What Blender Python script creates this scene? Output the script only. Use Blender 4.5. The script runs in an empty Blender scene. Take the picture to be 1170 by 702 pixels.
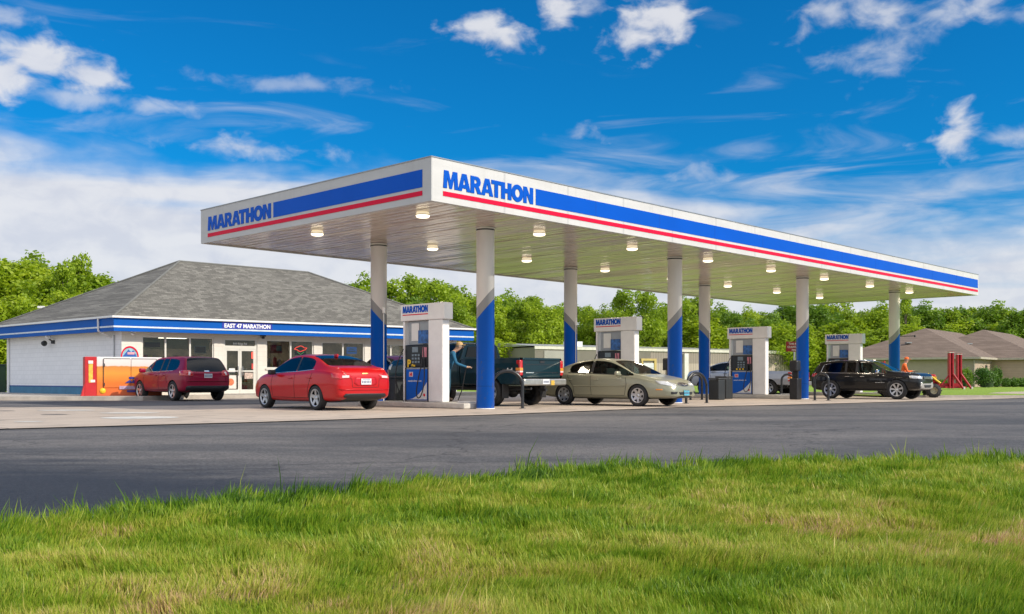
import bpy, bmesh, math, random
import numpy as np
from mathutils import Vector, Matrix
from mathutils.bvhtree import BVHTree
R = math.radians
scene = bpy.context.scene
col = scene.collection
random.seed(7); rng = np.random.default_rng(7)
FPX, Y0, EYE = 1126.0, 432.6, 0.83

# ---------------------------------------------------------------- helpers
def at(px, depth, z=0.0):
    return Vector(((px - 585) / FPX * depth, depth, z))
def gnd(px, py, z=0.0):
    d = (EYE - z) * FPX / (py - Y0)
    return at(px, d, z)
def hz(py, depth):
    return EYE + (Y0 - py) / FPX * depth

class MB:
    """collects shapes for ONE mesh"""
    def __init__(s): s.v = []; s.f = []; s.m = []; s.sm = []
    def add(s, vs, fs, mi=0, smooth=False):
        o = len(s.v); s.v += [tuple(p) for p in vs]
        for f in fs:
            s.f.append([i + o for i in f]); s.m.append(mi); s.sm.append(smooth)
        return s
    def box(s, c, d, mi=0, rz=0.0, bev=0.0, M=None):
        x, y, z = d[0] / 2, d[1] / 2, d[2] / 2
        if bev <= 0:
            vs = [(-x,-y,-z),(x,-y,-z),(x,y,-z),(-x,y,-z),(-x,-y,z),(x,-y,z),(x,y,z),(-x,y,z)]
            fs = [(0,3,2,1),(4,5,6,7),(0,1,5,4),(1,2,6,5),(2,3,7,6),(3,0,4,7)]
        else:
            bm = bmesh.new(); bmesh.ops.create_cube(bm, size=1)
            for v in bm.verts: v.co = Vector((v.co.x*d[0], v.co.y*d[1], v.co.z*d[2]))
            bmesh.ops.bevel(bm, geom=bm.edges[:], offset=min(bev, min(d)*.45), segments=2, affect='EDGES', profile=.5)
            bm.verts.index_update()
            vs = [tuple(v.co) for v in bm.verts]; fs = [[v.index for v in f.verts] for f in bm.faces]; bm.free()
        T = Matrix.Translation(c) @ Matrix.Rotation(rz, 4, 'Z') if M is None else M @ Matrix.Translation(c)
        return s.add([T @ Vector(p) for p in vs], fs, mi)
    def prism(s, base, z0, z1, mi=0, top=True, bottom=True):
        n = len(base)
        vs = [(p[0], p[1], z0) for p in base] + [(p[0], p[1], z1) for p in base]
        fs = [(i, (i+1) % n, n+(i+1) % n, n+i) for i in range(n)]
        if top: fs.append(list(range(n, 2*n)))
        if bottom: fs.append(list(range(n-1, -1, -1)))
        return s.add(vs, fs, mi)
    def tube(s, pts, r, n=10, mi=0, cap=True, smooth=True):
        pts = [Vector(p) for p in pts]
        rr = r if isinstance(r, (list, tuple)) else [r]*len(pts)
        vs = []; fs = []; prev = None
        for i, p in enumerate(pts):
            t = (pts[min(i+1, len(pts)-1)] - pts[max(i-1, 0)]).normalized()
            if prev is None:
                a = Vector((0,0,1)) if abs(t.z) < .9 else Vector((1,0,0))
                prev = t.cross(a).normalized()
            prev = (prev - t*prev.dot(t)).normalized(); b = t.cross(prev)
            for k in range(n):
                an = 2*math.pi*k/n
                vs.append(p + (prev*math.cos(an) + b*math.sin(an))*rr[i])
        for i in range(len(pts)-1):
            for k in range(n):
                fs.append((i*n+k, i*n+(k+1) % n, (i+1)*n+(k+1) % n, (i+1)*n+k))
        s.add(vs, fs, mi, smooth)
        if cap:
            m = len(pts)-1
            s.add(vs[:n], [list(range(n-1,-1,-1))], mi); s.add(vs[m*n:], [list(range(n))], mi)
        return s
    def lathe(s, prof, c=(0,0,0), axis='Z', n=24, mi=0, smooth=True, ang0=0):
        vs = []; fs = []
        for (r, h) in prof:
            for k in range(n):
                a = 2*math.pi*k/n + ang0
                if axis == 'Z': p = (c[0]+r*math.cos(a), c[1]+r*math.sin(a), c[2]+h)
                elif axis == 'Y': p = (c[0]+r*math.cos(a), c[1]+h, c[2]+r*math.sin(a))
                else: p = (c[0]+h, c[1]+r*math.cos(a), c[2]+r*math.sin(a))
                vs.append(p)
        for i in range(len(prof)-1):
            for k in range(n):
                fs.append((i*n+k, i*n+(k+1) % n, (i+1)*n+(k+1) % n, (i+1)*n+k))
        return s.add(vs, fs, mi, smooth)
    def build(s, name, mats, parent=None, recalc=True):
        me = bpy.data.meshes.new(name); me.from_pydata(s.v, [], s.f); me.update()
        if not isinstance(mats, (list, tuple)): mats = [mats]
        for m in mats: me.materials.append(m)
        me.polygons.foreach_set('material_index', s.m)
        me.polygons.foreach_set('use_smooth', s.sm)
        if recalc:
            bm = bmesh.new(); bm.from_mesh(me); bmesh.ops.recalc_face_normals(bm, faces=bm.faces[:]); bm.to_mesh(me); bm.free()
        return link(name, me, parent)
def link(name, me, parent=None):
    o = bpy.data.objects.new(name, me); col.objects.link(o)
    if parent is not None: o.parent = parent
    return o
def tag(o, label=None, cat=None, group=None, kind=None):
    if label: o['label'] = label
    if cat: o['category'] = cat
    if group: o['group'] = group
    if kind: o['kind'] = kind
    return o
def thing(name, label, cat, loc=(0,0,0), rz=0.0, group=None):
    o = bpy.data.objects.new(name, None); col.objects.link(o)
    o.location = loc; o.rotation_euler = (0, 0, rz); o.empty_display_size = .3
    return tag(o, label, cat, group)
def copy_tree(o, parent=None):
    c = o.copy(); col.objects.link(c); c.parent = parent
    for ch in [x for x in bpy.data.objects if x.parent == o]: copy_tree(ch, c)
    return c

# ---------------------------------------------------------------- materials
MATS = {}
def nodes(name):
    m = bpy.data.materials.new(name); m.use_nodes = True
    nt = m.node_tree; b = nt.nodes['Principled BSDF']
    return m, nt, b
def N(nt, t, **kw):
    n = nt.nodes.new(t)
    for k, v in kw.items():
        if k.startswith('i_'):
            kk = k[2:]; kk = int(kk) if kk.isdigit() else kk.replace('_', ' ')
            n.inputs[kk].default_value = v
        else: setattr(n, k, v)
    return n
def c4(c): return (c[0], c[1], c[2], 1)
def objcoord(nt, scale=(1,1,1)):
    tc = N(nt, 'ShaderNodeTexCoord'); mp = N(nt, 'ShaderNodeMapping'); mp.inputs['Scale'].default_value = scale
    nt.links.new(tc.outputs['Object'], mp.inputs[0]); return mp.outputs[0]
def ramp(nt, src, stops):
    r = N(nt, 'ShaderNodeValToRGB'); e = r.color_ramp.elements
    while len(e) < len(stops): e.new(.5)
    for i, (p, c) in enumerate(stops): e[i].position = p; e[i].color = c4(c)
    nt.links.new(src, r.inputs[0]); return r.outputs[0]
def mix(nt, fac, a, b, mode='MIX'):
    n = N(nt, 'ShaderNodeMix', data_type='RGBA', blend_type=mode)
    for s, x in ((n.inputs[0], fac), (n.inputs[6], a), (n.inputs[7], b)):
        if hasattr(x, 'is_linked') or isinstance(x, bpy.types.NodeSocket): nt.links.new(x, s)
        else: s.default_value = x if isinstance(x, (int, float)) else c4(x)
    return n.outputs[2]
def bump(nt, b, h, strength=.3, dist=.01):
    n = N(nt, 'ShaderNodeBump'); n.inputs['Strength'].default_value = strength; n.inputs['Distance'].default_value = dist
    nt.links.new(h, n.inputs['Height']); nt.links.new(n.outputs[0], b.inputs['Normal'])
def mat(name, c, rough=.5, metal=0.0, var=.12, scale=3.0, coat=0.0, spec=.5, emit=None, es=0, bmp=0.0, bscale=40.0, rvar=0.0):
    if name in MATS: return MATS[name]
    m, nt, b = nodes(name)
    v = objcoord(nt)
    nz = N(nt, 'ShaderNodeTexNoise'); nz.inputs['Scale'].default_value = scale; nz.inputs['Detail'].default_value = 6; nz.inputs['Roughness'].default_value = .6
    nt.links.new(v, nz.inputs['Vector'])
    lo = [x*(1-var) for x in c]; hi = [min(1, x*(1+var)) for x in c]
    nt.links.new(ramp(nt, nz.outputs[0], [(.3, lo), (.7, hi)]), b.inputs['Base Color'])
    b.inputs['Roughness'].default_value = rough; b.inputs['Metallic'].default_value = metal
    b.inputs['Coat Weight'].default_value = coat; b.inputs['Coat Roughness'].default_value = .03
    b.inputs['Specular IOR Level'].default_value = spec
    if rvar:
        mr = N(nt, 'ShaderNodeMapRange'); mr.inputs[3].default_value = rough-rvar; mr.inputs[4].default_value = rough+rvar
        nt.links.new(nz.outputs[0], mr.inputs[0]); nt.links.new(mr.outputs[0], b.inputs['Roughness'])
    if bmp:
        n2 = N(nt, 'ShaderNodeTexNoise'); n2.inputs['Scale'].default_value = bscale; n2.inputs['Detail'].default_value = 4
        nt.links.new(v, n2.inputs['Vector']); bump(nt, b, n2.outputs[0], bmp, .02)
    if emit: b.inputs['Emission Color'].default_value = c4(emit); b.inputs['Emission Strength'].default_value = es
    MATS[name] = m; return m

WHITE = mat('white_painted_metal', (.78,.77,.75), .35, var=.04, scale=1.2, rvar=.06)
SIGNW = mat('sign_white', (.76,.77,.79), .32, var=.03, scale=.8)
BLUE = mat('brand_blue', (.001,.085,.50), .4, var=.05, scale=.8, spec=.12)
BLUE2 = mat('store_fascia_blue', (.002,.095,.42), .45, var=.06, scale=1, spec=.12)
BLUE3 = mat('store_fascia_sign_blue', (.02,.035,.36), .4, var=.06)
RED = mat('brand_red', (.66,.004,.04), .4, var=.04, spec=.15)
BLACK = mat('black_plastic', (.012,.012,.014), .42, var=.3, scale=5)
BLKM = mat('black_painted_steel', (.02,.021,.024), .3, var=.3, scale=8, rvar=.1)
DARK = mat('dark_grey_plastic', (.02,.024,.027), .5, var=.2)
GREYP = mat('grey_metal', (.33,.34,.35), .4, metal=.5, var=.1)
CHROME = mat('chrome', (.75,.76,.78), .12, metal=1.0, var=.03)
SILVER = mat('alloy_silver', (.5,.51,.53), .3, metal=.8, var=.08)
RUBBER = mat('tyre_rubber', (.018,.018,.019), .75, var=.3, scale=9)
CONC = mat('kerb_concrete', (.42,.38,.33), .85, var=.18, scale=3, bmp=.2, bscale=60)
INTER = mat('car_interior', (.035,.035,.038), .8, var=.2)
HOSE = mat('hose_rubber', (.015,.015,.016), .5, var=.2)

def glass(name, tint, refl=.9, rough=.02):
    m = bpy.data.materials.new(name); m.use_nodes = True; nt = m.node_tree; nt.nodes.clear()
    out = N(nt, 'ShaderNodeOutputMaterial'); t = N(nt, 'ShaderNodeBsdfTransparent'); t.inputs[0].default_value = c4(tint)
    g = N(nt, 'ShaderNodeBsdfGlossy'); g.inputs['Roughness'].default_value = rough; g.inputs['Color'].default_value = (refl, refl, refl, 1)
    lw = N(nt, 'ShaderNodeFresnel'); lw.inputs[0].default_value = 1.5
    mx = N(nt, 'ShaderNodeMixShader'); nt.links.new(lw.outputs[0], mx.inputs[0])
    nt.links.new(t.outputs[0], mx.inputs[1]); nt.links.new(g.outputs[0], mx.inputs[2]); nt.links.new(mx.outputs[0], out.inputs[0])
    MATS[name] = m; return m
GLASS = glass('car_glass_green_tint', (.42,.55,.52))
GLASSD = glass('car_glass_privacy', (.06,.08,.09))
SHOPG = glass('shop_glass', (.62,.62,.58), .6)

def paint(name, c, metal=.25):
    m, nt, b = nodes(name)
    nz = N(nt, 'ShaderNodeTexNoise'); nz.inputs['Scale'].default_value = 900; nt.links.new(objcoord(nt), nz.inputs['Vector'])
    big = N(nt, 'ShaderNodeTexNoise'); big.inputs['Scale'].default_value = 2.2; big.inputs['Detail'].default_value = 5; nt.links.new(objcoord(nt), big.inputs['Vector'])
    cc = ramp(nt, nz.outputs[0], [(.35, [x*.9 for x in c]), (.65, [min(1, x*1.1) for x in c])])
    # thin road dust low on the body
    tc = N(nt, 'ShaderNodeTexCoord'); sp = N(nt, 'ShaderNodeSeparateXYZ'); nt.links.new(tc.outputs['Object'], sp.inputs[0])
    mr = N(nt, 'ShaderNodeMapRange'); mr.inputs[1].default_value = .75; mr.inputs[2].default_value = .25; nt.links.new(sp.outputs[2], mr.inputs[0])
    ml = N(nt, 'ShaderNodeMath', operation='MULTIPLY'); nt.links.new(mr.outputs[0], ml.inputs[0]); nt.links.new(big.outputs[0], ml.inputs[1])
    m2 = N(nt, 'ShaderNodeMath', operation='MULTIPLY'); nt.links.new(ml.outputs[0], m2.inputs[0]); m2.inputs[1].default_value = .09
    nt.links.new(mix(nt, m2.outputs[0], cc, (.25,.22,.19)), b.inputs['Base Color'])
    b.inputs['Metallic'].default_value = metal; b.inputs['Roughness'].default_value = .32
    b.inputs['Coat Weight'].default_value = .45; b.inputs['Coat Roughness'].default_value = .03; b.inputs['Specular IOR Level'].default_value = .25
    MATS[name] = m; return m

# ---------------------------------------------------------------- lettering
GLY = {
 'M': (1.12, [[(0,0),(.07,1),(.40,1),(.56,.45),(.72,1),(1.05,1),(1.12,0),(.84,0),(.81,.62),(.65,0),(.47,0),(.31,.62),(.28,0)]]),
 'A': (.96, [[(0,0),(.31,1),(.65,1),(.96,0),(.67,0),(.62,.17),(.34,.17),(.29,0)], [(.39,.38),(.57,.38),(.48,.72)]]),
 'R': (.86, [[(0,0),(0,1),(.45,1),(.6,.98),(.74,.88),(.79,.7),(.76,.53),(.64,.43),(.86,0),(.54,0),(.36,.36),(.29,.36),(.29,0)], [(.29,.58),(.29,.80),(.42,.80),(.5,.69),(.42,.58)]]),
 'T': (.80, [[(0,1),(.8,1),(.8,.76),(.55,.76),(.55,0),(.25,0),(.25,.76),(0,.76)]]),
 'H': (.86, [[(0,0),(0,1),(.32,1),(.32,.64),(.54,.64),(.54,1),(.86,1),(.86,0),(.54,0),(.54,.37),(.32,.37),(.32,0)]]),
 'O': (1.0, [[(.5+.5*math.cos(a*math.pi/12), .5+.53*math.sin(a*math.pi/12)) for a in range(24)], [(.5+.2*math.cos(a*math.pi/8), .5+.25*math.sin(a*math.pi/8)) for a in range(16)]]),
 'N': (.86, [[(0,0),(0,1),(.3,1),(.57,.45),(.57,1),(.86,1),(.86,0),(.58,0),(.29,.55),(.29,0)]]),
}
def curve_to_mesh(cu):
    o = bpy.data.objects.new('tmp', cu); col.objects.link(o)
    dg = bpy.context.evaluated_depsgraph_get(); dg.update()
    me = bpy.data.meshes.new_from_object(o.evaluated_get(dg))
    bpy.data.objects.remove(o); return me
def marathon_mesh(width, height, ext=.012):
    KERN = {'AT': -.15, 'TH': .0, 'MA': -.02, 'RA': -.03}
    wd_ = 'MARATHON'; tot = sum(GLY[c][0] for c in wd_) + sum(KERN.get(wd_[i:i+2], .004) for i in range(7))
    sx = width/tot
    cu = bpy.data.curves.new('lettering', 'CURVE'); cu.dimensions = '2D'; cu.fill_mode = 'BOTH'; cu.extrude = ext
    x = 0
    for ci_, ch in enumerate('MARATHON'):
        w, polys = GLY[ch]
        for poly in polys:
            sp = cu.splines.new('POLY'); sp.points.add(len(poly)-1); sp.use_cyclic_u = True
            for i, p in enumerate(poly): sp.points[i].co = ((x+p[0])*sx, p[1]*height, 0, 1)
        x += w + KERN.get(wd_[ci_:ci_+2], .004)
    return curve_to_mesh(cu)
def text_mesh(s, size, bold=.0, ext=.003, align='CENTER'):
    cu = bpy.data.curves.new('lettering', 'FONT'); cu.body = s; cu.size = size; cu.offset = bold; cu.extrude = ext
    cu.align_x = align; cu.resolution_u = 3
    return curve_to_mesh(cu)
def put_mesh(name, me, m, parent, M):
    """mesh drawn in the XY plane -> placed by matrix M in parent's space"""
    me.transform(M)
    me.materials.clear(); me.materials.append(m)
    o = link(name, me, parent); return o
def plane_M(origin, right, up=(0,0,1)):
    r = Vector(right).normalized(); u_ = Vector(up).normalized(); n = r.cross(u_)
    M = Matrix((( r.x, u_.x, n.x, origin[0]), (r.y, u_.y, n.y, origin[1]), (r.z, u_.z, n.z, origin[2]), (0,0,0,1)))
    return M

# ---------------------------------------------------------------- camera, light, sky
cam = bpy.data.cameras.new('camera'); co = bpy.data.objects.new('camera', cam); col.objects.link(co)
co.location = (0, 0, EYE); co.rotation_euler = (R(90), 0, 0)
cam.sensor_width = 36; cam.lens = FPX/1170*36; cam.shift_y = (Y0-351)/1170; cam.clip_end = 3000; cam.clip_start = .05
scene.camera = co
SUN_EL = 33.0
sd = Vector((.90, -.433, 0)).normalized()
sun = bpy.data.lights.new('sun', 'SUN'); sun.energy = 3.75; sun.angle = R(.55); sun.color = (1, .91, .77)
so = bpy.data.objects.new('sun', sun); col.objects.link(so)
dirv = Vector((sd.x*math.cos(R(SUN_EL)), sd.y*math.cos(R(SUN_EL)), math.sin(R(SUN_EL))))
so.rotation_euler = dirv.to_track_quat('Z', 'Y').to_euler(); so.location = dirv*60
scene.view_settings.view_transform = 'Standard'; scene.view_settings.look = 'None'
scene.view_settings.exposure = 0.3; scene.view_settings.gamma = 1

world = bpy.data.worlds.new('World'); scene.world = world; world.use_nodes = True
nt = world.node_tree; nt.nodes.clear()
L = nt.links.new
def Mth(op, a, b=None, c=None, clamp=False):
    n = N(nt, 'ShaderNodeMath', operation=op); n.use_clamp = clamp
    for i, x in enumerate((a, b, c)):
        if x is None: continue
        if isinstance(x, (int, float)): n.inputs[i].default_value = x
        else: L(x, n.inputs[i])
    return n.outputs[0]
def smooth(x, lo, hi):
    n = N(nt, 'ShaderNodeMapRange', interpolation_type='SMOOTHSTEP'); L(x, n.inputs[0]); n.inputs[1].default_value = lo; n.inputs[2].default_value = hi
    return n.outputs[0]
tc = N(nt, 'ShaderNodeTexCoord'); sp = N(nt, 'ShaderNodeSeparateXYZ'); L(tc.outputs['Generated'], sp.inputs[0])
az = Mth('ARCTAN2', sp.outputs[0], sp.outputs[1]); el = Mth('ARCSINE', sp.outputs[2])
def noise2(sx, sy, detail=6, rough=.55, off=0.0, dist=0.0):
    cb = N(nt, 'ShaderNodeCombineXYZ'); L(Mth('MULTIPLY', az, sx), cb.inputs[0]); L(Mth('MULTIPLY', el, sy), cb.inputs[1]); cb.inputs[2].default_value = off
    nz = N(nt, 'ShaderNodeTexNoise'); nz.inputs['Scale'].default_value = 1; nz.inputs['Detail'].default_value = detail
    nz.inputs['Roughness'].default_value = rough; nz.inputs['Distortion'].default_value = dist; L(cb.outputs[0], nz.inputs['Vector'])
    return nz.outputs[0]
n_big = noise2(3, 20, 6, .5, 1.3, .6)      # long flat streaks
n_fine = noise2(26, 42, 7, .52, 4.1, .3)      # puffy detail
n_wisp = noise2(5, 26, 7, .55, 9.7, .9)
# low bank of white cloud, its upper edge varying with direction
edge = Mth('ADD', .175, Mth('MULTIPLY', Mth('SUBTRACT', n_big, .5), .16))
edge = Mth('ADD', edge, Mth('MULTIPLY', az, -.075))
edge = Mth('ADD', edge, Mth('MULTIPLY', Mth('SUBTRACT', n_fine, .5), .022))
bank = smooth(Mth('SUBTRACT', edge, el), -.03, .035)
# broken streaky veil above it
veil = Mth('MULTIPLY', smooth(Mth('ADD', n_wisp, Mth('MULTIPLY', Mth('SUBTRACT', .24, el), 1.9)), .50, .86), .66)
high = Mth('MULTIPLY', smooth(n_wisp, .56, .85), .16)
def azel(px, py):
    x = (px-585)/FPX; z = (Y0-py)/FPX; return math.atan2(x, 1), math.atan2(z, math.hypot(1, x))
puffs = [(45,70,70,24,1), (95,84,55,20,.95), (5,82,45,26,1), (95,112,100,10,.6), (0,18,40,14,.55), (285,168,85,13,.75), (556,40,44,19,1), (580,46,26,17,1), (640,10,26,20,1), (668,14,22,16,.6),
         (745,30,44,30,1), (765,20,26,30,1), (722,42,20,18,.9), (340,96,100,8,.4), (1000,14,70,26,.72), (985,60,34,26,.65), (1030,50,26,34,.55), (1110,8,55,18,.72),
         (1096,158,24,26,.95), (1150,158,70,9,.6), (664,153,24,13,.7), (800,200,40,16,.5)]
pf = None
for (px, py, rx, ry, amp) in puffs:
    a0, e0 = azel(px, py)
    dx = Mth('DIVIDE', Mth('SUBTRACT', az, a0), rx/FPX*1.25); dy = Mth('DIVIDE', Mth('SUBTRACT', el, e0), ry/FPX*1.25)
    d = Mth('SQRT', Mth('ADD', Mth('MULTIPLY', dx, dx), Mth('MULTIPLY', dy, dy)))
    v = Mth('MULTIPLY', Mth('SUBTRACT', 1.0, d), 1.0)
    v = Mth('ADD', v, Mth('MULTIPLY', Mth('SUBTRACT', n_fine, .5), 2.7 if amp > .85 else 3.4))
    v = Mth('MULTIPLY', smooth(v, .0, .85 if amp > .85 else 1.3), amp)
    pf = v if pf is None else Mth('MAXIMUM', pf, v)
pf = Mth('MULTIPLY', pf, .88)
dens = Mth('MAXIMUM', Mth('MAXIMUM', Mth('MULTIPLY', bank, .93), veil), Mth('MAXIMUM', high, pf))
up = smooth(el, -.02, .01)
# unseen bright cloud added behind and above the camera to fill the shadows
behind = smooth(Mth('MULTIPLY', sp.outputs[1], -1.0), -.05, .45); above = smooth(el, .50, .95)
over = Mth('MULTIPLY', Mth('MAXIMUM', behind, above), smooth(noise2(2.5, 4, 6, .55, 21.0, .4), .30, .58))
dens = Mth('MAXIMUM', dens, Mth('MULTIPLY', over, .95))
dens = Mth('MULTIPLY', dens, up)
sky = N(nt, 'ShaderNodeTexSky', sky_type='NISHITA'); sky.sun_disc = False; sky.sun_elevation = R(SUN_EL)
sky.sun_rotation = math.atan2(sd.x, sd.y); sky.air_density = 1.0; sky.dust_density = .4; sky.ozone_density = 3.0; sky.altitude = 200
tint = mix(nt, 1.0, sky.outputs[0], (.035, .80, 1.32), 'MULTIPLY')
bg = N(nt, 'ShaderNodeBackground'); L(tint, bg.inputs[0]); bg.inputs[1].default_value = .080
ccol = mix(nt, smooth(Mth('ADD', n_fine, Mth('MULTIPLY', n_big, .5)), .55, .9), (.80,.82,.90), (.95,.95,.98))
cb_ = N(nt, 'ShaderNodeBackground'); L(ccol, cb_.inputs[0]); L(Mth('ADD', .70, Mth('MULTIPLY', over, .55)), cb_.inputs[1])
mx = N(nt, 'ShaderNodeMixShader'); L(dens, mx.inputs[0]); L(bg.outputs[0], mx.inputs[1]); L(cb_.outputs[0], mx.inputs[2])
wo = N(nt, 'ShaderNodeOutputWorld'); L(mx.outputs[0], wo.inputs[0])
# ---------------------------------------------------------------- frames of reference
TH = .7645
U = Vector((math.sin(TH), math.cos(TH), 0)); V = Vector((-math.cos(TH), math.sin(TH), 0))
CAN = Vector((-1.859, 22.708, 0)); RZ = math.atan2(U.y, U.x)
def cw(x, y, z=0): return CAN + U*x + V*y + Vector((0,0,z))

# ---------------------------------------------------------------- ground
def sheet(name, pts, z, m, kind='structure', sub=None):
    b = MB(); b.add([(p[0], p[1], z) for p in pts], [list(range(len(pts)))]); o = b.build(name, m, recalc=False)
    for p in o.data.polygons:
        if p.normal.z < 0: o.data.flip_normals(); break
    return tag(o, kind=kind)
# asphalt
m, nt2, b2 = nodes('asphalt')
v = objcoord(nt2)
def nz_(nt_, vec, sc, det=6, ro=.6, dist=0):
    n = N(nt_, 'ShaderNodeTexNoise'); n.inputs['Scale'].default_value = sc; n.inputs['Detail'].default_value = det; n.inputs['Roughness'].default_value = ro; n.inputs['Distortion'].default_value = dist
    nt_.links.new(vec, n.inputs['Vector']); return n.outputs[0]
fine = nz_(nt2, v, 34, 5, .85); midn = nz_(nt2, v, 3.0, 6, .65, .3); big = nz_(nt2, objcoord(nt2, (.5, 1.4, 1)), .28, 5, .6, .8)
base = ramp(nt2, big, [(.34, (.060,.061,.065)), (.46, (.088,.086,.086)), (.58, (.125,.118,.113)), (.72, (.165,.155,.145))])
base = mix(nt2, .55, base, ramp(nt2, midn, [(.3, (.35,.35,.36)), (.7, (.66,.65,.64))]), 'OVERLAY')
base = mix(nt2, .9, base, ramp(nt2, fine, [(.34, (.16,.16,.17)), (.50, (.47,.47,.47)), (.64, (.86,.85,.83))]), 'OVERLAY')
gr = N(nt2, 'ShaderNodeTexVoronoi'); gr.inputs['Scale'].default_value = 8; nt2.links.new(v, gr.inputs['Vector'])
base = mix(nt2, ramp(nt2, gr.outputs['Distance'], [(.05, (.55,.55,.55)), (.085, (0,0,0))]), base, (.26,.25,.24))
vo = N(nt2, 'ShaderNodeTexVoronoi', feature='DISTANCE_TO_EDGE'); vo.inputs['Scale'].default_value = .16
wv = N(nt2, 'ShaderNodeVectorMath', operation='ADD'); wn = N(nt2, 'ShaderNodeTexNoise'); wn.inputs['Scale'].default_value = .9; wn.inputs['Detail'].default_value = 8
nt2.links.new(v, wn.inputs['Vector']); nt2.links.new(v, wv.inputs[0]); sc_ = N(nt2, 'ShaderNodeVectorMath', operation='SCALE'); nt2.links.new(wn.outputs['Color'], sc_.inputs[0]); sc_.inputs['Scale'].default_value = 2.2
nt2.links.new(sc_.outputs[0], wv.inputs[1]); nt2.links.new(wv.outputs[0], vo.inputs['Vector'])
base = mix(nt2, ramp(nt2, vo.outputs[0], [(.0018, (.75,.75,.75)), (.005, (0,0,0))]), base, (.02,.02,.022))
spx = N(nt2, 'ShaderNodeSeparateXYZ'); nt2.links.new(v, spx.inputs[0])
def M2(op, a, b=None):
    n = N(nt2, 'ShaderNodeMath', operation=op)
    for i, x in enumerate((a, b)):
        if x is None: continue
        if isinstance(x, (int, float)): n.inputs[i].default_value = x
        else: nt2.links.new(x, n.inputs[i])
    return n.outputs[0]
# an area of newer, blacker sealcoat along the verge on the left
dd = M2('ADD', M2('SUBTRACT', M2('SUBTRACT', 8.4, spx.outputs[1]), M2('MULTIPLY', spx.outputs[0], .42)), M2('MULTIPLY', M2('SUBTRACT', nz_(nt2, objcoord(nt2, (.35,1.5,1)), .8, 6, .65, .5), .5), 7.0))
mrk = N(nt2, 'ShaderNodeMapRange', interpolation_type='SMOOTHSTEP'); nt2.links.new(dd, mrk.inputs[0]); mrk.inputs[1].default_value = -1.0; mrk.inputs[2].default_value = 2.2; mrk.inputs[4].default_value = .9
base = mix(nt2, mrk.outputs[0], base, mix(nt2, .5, (.012,.018,.030), ramp(nt2, fine, [(.4, (.004,.007,.014)), (.7, (.045,.055,.075))])))
nt2.links.new(base, b2.inputs['Base Color']); b2.inputs['Roughness'].default_value = .78; b2.inputs['Specular IOR Level'].default_value = .35
bump(nt2, b2, fine, .55, .015)
ASPH = m
# concrete pad
m, nt2, b2 = nodes('pad_concrete'); v = objcoord(nt2)
base = ramp(nt2, nz_(nt2, v, .5, 6, .6, .5), [(.3, (.36,.30,.245)), (.7, (.48,.40,.325))])
base = mix(nt2, .5, base, ramp(nt2, nz_(nt2, v, 30, 4, .7), [(.3, (.38,.38,.38)), (.7, (.62,.62,.62))]), 'OVERLAY')
st = ramp(nt2, nz_(nt2, v, 1.1, 4, .55, .8), [(.56, (0,0,0)), (.72, (.6,.6,.6))])
base = mix(nt2, st, base, (.12,.105,.09))
br = N(nt2, 'ShaderNodeTexBrick'); br.inputs['Scale'].default_value = 1; br.inputs['Mortar Size'].default_value = .018; br.inputs['Brick Width'].default_value = 4.53; br.inputs['Row Height'].default_value = 4.2; br.offset = 0
br.inputs['Color1'].default_value = br.inputs['Color2'].default_value = (0,0,0,1); br.inputs['Mortar'].default_value = (1,1,1,1); nt2.links.new(v, br.inputs['Vector'])
base = mix(nt2, br.outputs['Color'], base, (.09,.08,.07))
nt2.links.new(base, b2.inputs['Base Color']); b2.inputs['Roughness'].default_value = .85
bump(nt2, b2, nz_(nt2, v, 60, 4, .6), .3, .01)
PADM = m
# turf under blades / far lawn
def turf(name, a, b_, c_):
    m, nt2, b2 = nodes(name); v = objcoord(nt2)
    base = mix(nt2, .5, ramp(nt2, nz_(nt2, v, .6, 6, .6), [(.3, a), (.55, b_), (.75, c_)]), ramp(nt2, nz_(nt2, v, 9, 6, .75), [(.3, a), (.7, c_)]))
    nt2.links.new(base, b2.inputs['Base Color']); b2.inputs['Roughness'].default_value = .9
    bump(nt2, b2, nz_(nt2, v, 14, 4, .7), .9, .05); return m
TURF = turf('verge_turf', (.04,.07,.010), (.07,.09,.014), (.14,.12,.04))
LAWN = turf('far_lawn', (.17,.28,.014), (.22,.34,.018), (.28,.38,.035))

big_pts = [(-900,-300),(900,-300),(900,1600),(-900,1600)]
sheet('ground', big_pts, -.06, LAWN)
sheet('road', [(-400,-30),(400,-30),(400,-6),(-400,-6)], -.03, ASPH)
# asphalt lot (near) - broad polygon
sheet('asphalt_lot', [(-120,-1),(220,-1),(220,40.5),(60,40.5),(60,43),(34,43),(17,43.5),(15,52),(2,56),(-60,56)], -.02, ASPH)
# pad in canopy frame
pad = MB(); pp = [(-22,2.2),(-9.2,.35),(-4.8,-.5),(-1.9,-.75),(1.2,-1.0),(9,-.75),(14.8,-1.9),(26.3,-3.4),(44,-4.5),(44,15),(22,24),(-2,24),(-22,20)]
pad.add([(x, y, 0) for x, y in pp], [list(range(len(pp)))])
po = pad.build('concrete_pad', PADM, recalc=False); po.location = CAN; po.rotation_euler = (0,0,RZ); po.location.z = -.002; tag(po, kind='structure')
for p in po.data.polygons:
    if p.normal.z < 0: po.data.flip_normals()
# worn asphalt lane between pad and shop
sheet('asphalt_lane', [(-60,37.8),(-60,27.5),(-22,27.2),(-13,28.6),(-8,31.6),(-4.5,35.5),(-6,41),(-13.5,36.8)], .003, ASPH)
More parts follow.
